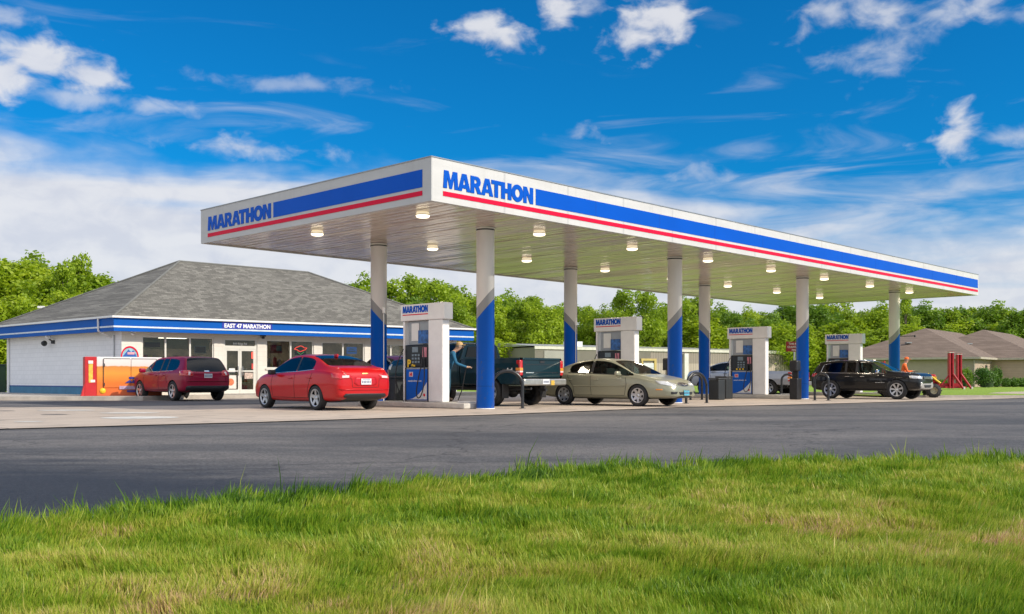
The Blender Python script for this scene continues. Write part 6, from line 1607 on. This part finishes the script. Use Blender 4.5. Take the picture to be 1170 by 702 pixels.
# bushes at the house
def bush(px, base_y, topy, wpx, depth, label, m=BUSHM, seed=0):
    p = at(px, depth, .05); h = hz(topy, depth)-.05; w = wpx*depth/FPX; rd = random.Random(seed)
    t = thing('bush', label, 'bush', p, 0, 'clipped bushes along the brick house')
    lob = [(rd.uniform(-.1,.1)*w, rd.uniform(-.1,.1)*w, h*.5, w*.46, w*.46, h*.5)]+[(rd.uniform(-.3,.3)*w, rd.uniform(-.3,.3)*w, h*rd.uniform(.35,.8), w*.22, w*.22, h*.2) for _ in range(7)]
    link('foliage', leaf_cloud('foliage', lob, 7000, .10, m, rs=seed+50), t)
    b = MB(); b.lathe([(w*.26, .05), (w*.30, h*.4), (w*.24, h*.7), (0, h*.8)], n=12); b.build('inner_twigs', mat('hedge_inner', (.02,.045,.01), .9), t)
    b = MB(); b.tube([(0,0,-.1),(0,0,h*.5)], .05, 6); b.build('stem', BARK, t)
bush(1127.5, 442, 420, 26, 84, 'big round clipped bush at the corner of the brick house', seed=1)
bush(1103, 442, 421, 17, 87.5, 'dark rounded bush behind the red lift posts', LEAF_B, 2)
bush(1139.5, 442, 420.5, 12, 87, 'narrow round bush just right of the biggest bush', seed=3)
bush(1078, 441, 434, 12, 86, 'small low bush left of the red lift posts', LEAF_B, 4)
for i, (px, lb) in enumerate(((1149.5, 'first low hedge bush right of the tall round ones'), (1159, 'second low hedge bush before the house entrance'), (1168, 'low hedge bush at the right edge before the entrance'), (1178, 'low hedge bush just beyond the right edge'))):
    bush(px, 441, 432.4, 12, 89, lb, seed=10+i)

# ---------------------------------------------------------------- people
SKIN = mat('skin', (.50,.30,.21), .5, var=.05); 
def person(name, label, J, radii, bones, mats_of, mats, loc, rz, extras=None):
    me = bpy.data.meshes.new('p'); names = list(J); idx = {n_: i for i, n_ in enumerate(names)}
    me.from_pydata([J[n_] for n_ in names], [(idx[a], idx[b_]) for a, b_ in bones], []); me.update()
    o = bpy.data.objects.new('p', me); col.objects.link(o)
    sk = o.modifiers.new('s', 'SKIN'); sk.use_smooth_shade = True; su = o.modifiers.new('u', 'SUBSURF'); su.levels = 2
    if not me.skin_vertices: me.attributes
    for i, n_ in enumerate(names):
        r_ = radii[n_]; me.skin_vertices[0].data[i].radius = r_ if isinstance(r_, tuple) else (r_, r_); me.skin_vertices[0].data[i].use_root = (n_ == 'pelvis')
    dg = bpy.context.evaluated_depsgraph_get(); dg.update(); m2 = bpy.data.meshes.new_from_object(o.evaluated_get(dg)); bpy.data.objects.remove(o)
    m2.name = name; m2.materials.clear()
    for m_ in mats: m2.materials.append(m_)
    segs = [(Vector(J[a]), Vector(J[b_]), mats_of.get((a, b_), 0)) for a, b_ in bones]
    for p in m2.polygons:
        c_ = p.center; best = 1e9; mi = 0
        for a, b_, k_ in segs:
            ab = b_-a; t_ = max(0, min(1, (c_-a).dot(ab)/max(ab.length_squared, 1e-9))); d_ = (a+ab*t_-c_).length
            if d_ < best: best = d_; mi = k_
        p.material_index = mi; p.use_smooth = True
    po_ = link(name, m2); po_.location = loc; po_.rotation_euler = (0, 0, rz); tag(po_, label, 'person')
    return po_
def figure_data(lean=.25, reach=(.45, .95), seated=False, head_fwd=.1):
    J = {}; s = 1
    if not seated:
        J['pelvis'] = (0, 0, .95); 
        for sd_, y in (('L', .10), ('R', -.10)):
            J['hip'+sd_] = (0, y, .92); J['knee'+sd_] = (.03, y*1.1, .50); J['ank'+sd_] = (-.02, y*1.1, .09); J['toe'+sd_] = (.15, y*1.2, .05)
    else:
        J['pelvis'] = (0, 0, .10)
        for sd_, y in (('L', .10), ('R', -.10)):
            J['hip'+sd_] = (.02, y, .09); J['knee'+sd_] = (.42, y*1.5, .14); J['ank'+sd_] = (.50, y*1.5, -.28); J['toe'+sd_] = (.66, y*1.6, -.32)
    pz = J['pelvis'][2]
    def T(d, y=0, f=0): return (math.sin(lean)*d+f, y, pz+math.cos(lean)*d)
    J['waist'] = T(.18); J['chest'] = T(.36); J['neck0'] = T(.50); J['neck'] = T(.56, 0, .02); J['jaw'] = T(.63, 0, head_fwd*.6); J['head'] = T(.72, 0, head_fwd); J['crown'] = T(.78, 0, head_fwd-.01)
    for sd_, y in (('L', 1), ('R', -1)):
        J['sh'+sd_] = T(.47, .18*y); J['el'+sd_] = (J['sh'+sd_][0]+.10, .22*y, J['sh'+sd_][2]-.27)
        J['wr'+sd_] = (reach[0], .10*y, reach[1]); J['palm'+sd_] = (reach[0]+.08, .09*y, reach[1]-.01)
        for k_ in range(4): 
            J['f%d%s' % (k_, sd_)] = (reach[0]+.12, .09*y+(-.03+.02*k_), reach[1]-.01); J['g%d%s' % (k_, sd_)] = (reach[0]+.16-.01*abs(k_-1.5), .09*y+(-.03+.02*k_), reach[1]-.045)
        J['th'+sd_] = (reach[0]+.09, .09*y-.045*y, reach[1]+.015); J['tt'+sd_] = (reach[0]+.13, .09*y-.05*y, reach[1]-.01)
    rad = dict(pelvis=(.15,.12), waist=(.14,.11), chest=(.165,.12), neck0=(.10,.08), neck=.058, jaw=(.07,.075), head=(.088,.10), crown=(.06,.07))
    for sd_ in 'LR':
        rad.update({'hip'+sd_: .095, 'knee'+sd_: .062, 'ank'+sd_: .05, 'toe'+sd_: .042, 'sh'+sd_: .072, 'el'+sd_: .048, 'wr'+sd_: .030, 'palm'+sd_: (.040,.022), 'th'+sd_: .012, 'tt'+sd_: .010})
        for k_ in range(4): rad['f%d%s' % (k_, sd_)] = .010; rad['g%d%s' % (k_, sd_)] = .009
    B = [('pelvis','waist'),('waist','chest'),('chest','neck0'),('neck0','neck'),('neck','jaw'),('jaw','head'),('head','crown')]; M_ = {}
    for sd_ in 'LR':
        B += [('pelvis','hip'+sd_),('hip'+sd_,'knee'+sd_),('knee'+sd_,'ank'+sd_),('ank'+sd_,'toe'+sd_),('neck0','sh'+sd_),('sh'+sd_,'el'+sd_),('el'+sd_,'wr'+sd_),('wr'+sd_,'palm'+sd_),('palm'+sd_,'th'+sd_),('th'+sd_,'tt'+sd_)]
        for k_ in range(4): B += [('palm'+sd_,'f%d%s' % (k_, sd_)), ('f%d%s' % (k_, sd_), 'g%d%s' % (k_, sd_))]
    for b_ in B:
        if b_ in (('neck0','neck'),('neck','jaw'),('jaw','head'),('head','crown')) or b_[1][0] in 'fgt' and b_[1][:3] != 'toe' or b_[0].startswith('palm') or b_[0].startswith('wr'): M_[b_] = 1
        elif b_[0].startswith(('hip','knee')) or b_[1].startswith('hip') or b_ == ('pelvis','waist'): M_[b_] = 2
        elif b_[0].startswith('ank'): M_[b_] = 3
        else: M_[b_] = 0
    return J, rad, B, M_
SHIRT = mat('shirt_blue', (.012,.11,.22), .8, var=.1, scale=6); JEANS = mat('trousers_teal_blue', (.015,.07,.12), .8, var=.15, scale=6); SHOE = mat('shoe_brown', (.05,.03,.02), .6); ORNG = mat('shirt_orange', (.75,.14,.02), .7); CAPM = mat('cap_tan', (.50,.33,.16), .8)
def face(po_, J, capm):
    h = Vector(J['head'])
    b = MB(); b.tube([h+Vector((.085,0,-.01)), h+Vector((.115,0,-.03))], [.010,.016], 6); b.build('nose', SKIN, po_)
    b = MB(); [b.lathe([(0,-.008),(.011,0),(0,.008)], tuple(h+Vector((.088, .033*s_, .005))), 'X', 8) for s_ in (1,-1)]; b.build('eyes', BLACK, po_)
    b = MB(); b.box(tuple(h+Vector((.085,0,-.062))), (.012,.045,.008)); b.build('mouth', mat('lips', (.35,.12,.10), .5), po_)
    b = MB(); [b.box(tuple(h+Vector((-.005, .093*s_, -.015))), (.035,.02,.055), bev=.008) for s_ in (1,-1)]; b.build('ears', SKIN, po_)
    b = MB(); b.lathe([(.100,.03),(.104,.05),(.098,.09),(.075,.12),(.03,.138),(0,.14)], tuple(h+Vector((-.005,0,.0))), 'Z', 18); b.prism([(h.x+.07, -.07), (h.x+.17, -.05), (h.x+.185, 0), (h.x+.17, .05), (h.x+.07, .07)], h.z+.035, h.z+.048); b.build('cap', capm, po_)
    b = MB(); b.lathe([(.094,-.03),(.101,.035)], tuple(h+Vector((-.018,0,.0))), 'Z', 18); b.build('hair', mat('hair_grey', (.25,.2,.16), .9), po_)
J, rd_, B_2, M_2 = figure_data(.32, (.55, 1.02), head_fwd=.12)
mp_ = at(519.5, 29.2, .15); 
po_ = person('person', 'man in tan cap, blue shirt and trousers leaning to fuel the dark teal pickup', J, rd_, B_2, M_2, [SHIRT, SKIN, JEANS, SHOE], (mp_.x-.20, mp_.y, .15), RZ-.75); face(po_, J, CAPM)
b = MB(); b.box((.62, .0, 1.0), (.22,.05,.06), bev=.02); b.tube([(.54,0,1.0),(.50,.0,.80),(.42,.03,.35),(.30,.1,.03)], .016, 8); 
nzo = b.build('fuel_nozzle', HOSE); nzo.location = po_.location; nzo.rotation_euler = po_.rotation_euler; tag(nzo, 'black fuel nozzle and hose held by the man in blue', 'fuel nozzle')
# red tractor and driver
tp = at(1037, 43.5); tr_ = thing('tractor', 'small red tractor mostly hidden behind the black off-road wagon', 'tractor', tp, -.25)
TRM = mat('tractor_red', (.40,.012,.02), .35, var=.1)
def twheel(x, y, r, w):
    b = MB(); b.lathe([(r*.5,-w/2),(r*.9,-w/2),(r,-w*.3),(r,w*.3),(r*.9,w/2),(r*.5,w/2)], (0,0,0), 'Y', 28)
    for k_ in range(18):
        a = 2*math.pi*k_/18; b.box((r*math.cos(a), (w*.2 if k_ % 2 else -w*.2), r*math.sin(a)), (.05, w*.5, .05))
    t_ = b.build('wheel', RUBBER, tr_); t_.location = (x, y, r)
    q = MB(); q.lathe([(r*.5,-w*.4),(r*.42,0),(0,0)], (0,0,0), 'Y', 20); q.lathe([(r*.5,w*.4),(r*.42,.02),(0,.02)], (0,0,0), 'Y', 20); q.build('rim', mat('rim_pale', (.5,.45,.3), .5), t_)
for y in (-.55, .55): twheel(-.75, y, .52, .36); twheel(.98, y, .30, .30)
b = MB(); b.box((.72,0,.80),(.85,.55,.42), bev=.08); b.box((.9,0,.56),(.6,.40,.2)); b.build('hood', TRM, tr_)
b = MB(); b.box((-.7,.52,1.02),(.75,.30,.06), bev=.02); b.box((-.7,-.52,1.02),(.75,.30,.06), bev=.02); b.build('fender', TRM, tr_)
b = MB(); b.box((-.3,0,.55),(1.3,.35,.22)); b.build('chassis', BLACK, tr_)
b = MB(); b.box((-.22,0,.86),(.42,.42,.10), bev=.03); b.box((-.42,0,1.08),(.08,.40,.36), bev=.03); b.build('seat', BLACK, tr_)
b = MB(); b.tube([(-1.0,.42,.7),(-1.0,.42,1.58),(-1.0,-.42,1.58),(-1.0,-.42,.7)], .03, 8); b.build('roll_bar', TRM, tr_)
b = MB(); b.lathe([(.16,0),(.175,.012),(.16,.024)], (.28,0,1.12), 'Z', 18); b.tube([(.30,0,.9),(.28,0,1.12)], .018, 6); b.build('steering_wheel', BLACK, tr_)
b = MB()
for y in (-.36,.36): b.tube([(.2,y,.85),(.8,y,.96),(1.15,y,.68)], .05, 6)
b.box((1.2,0,.62),(.12,.8,.22), bev=.04); b.build('loader_arms', TRM, tr_)
b = MB(); b.tube([(.75,-.44,1.04),(1.28,-.44,.62)], .045, 6); b.build('hydraulic_ram', YEL, tr_)
b = MB(); b.box((.9,-.282,.86),(.5,.01,.10)); b.build('decal', YEL, tr_)
J, rd_, B_2, M_2 = figure_data(.15, (.38, .32), seated=True, head_fwd=.06)
q = Matrix.Rotation(-.25, 4, 'Z') @ Vector((-.20, 0, .84))
po_ = person('person', 'driver in orange shirt and orange cap seated on the red tractor', J, rd_, B_2, M_2, [ORNG, SKIN, JEANS, SHOE], (tp.x+q.x, tp.y+q.y, .83), -.25); face(po_, J, ORNG)
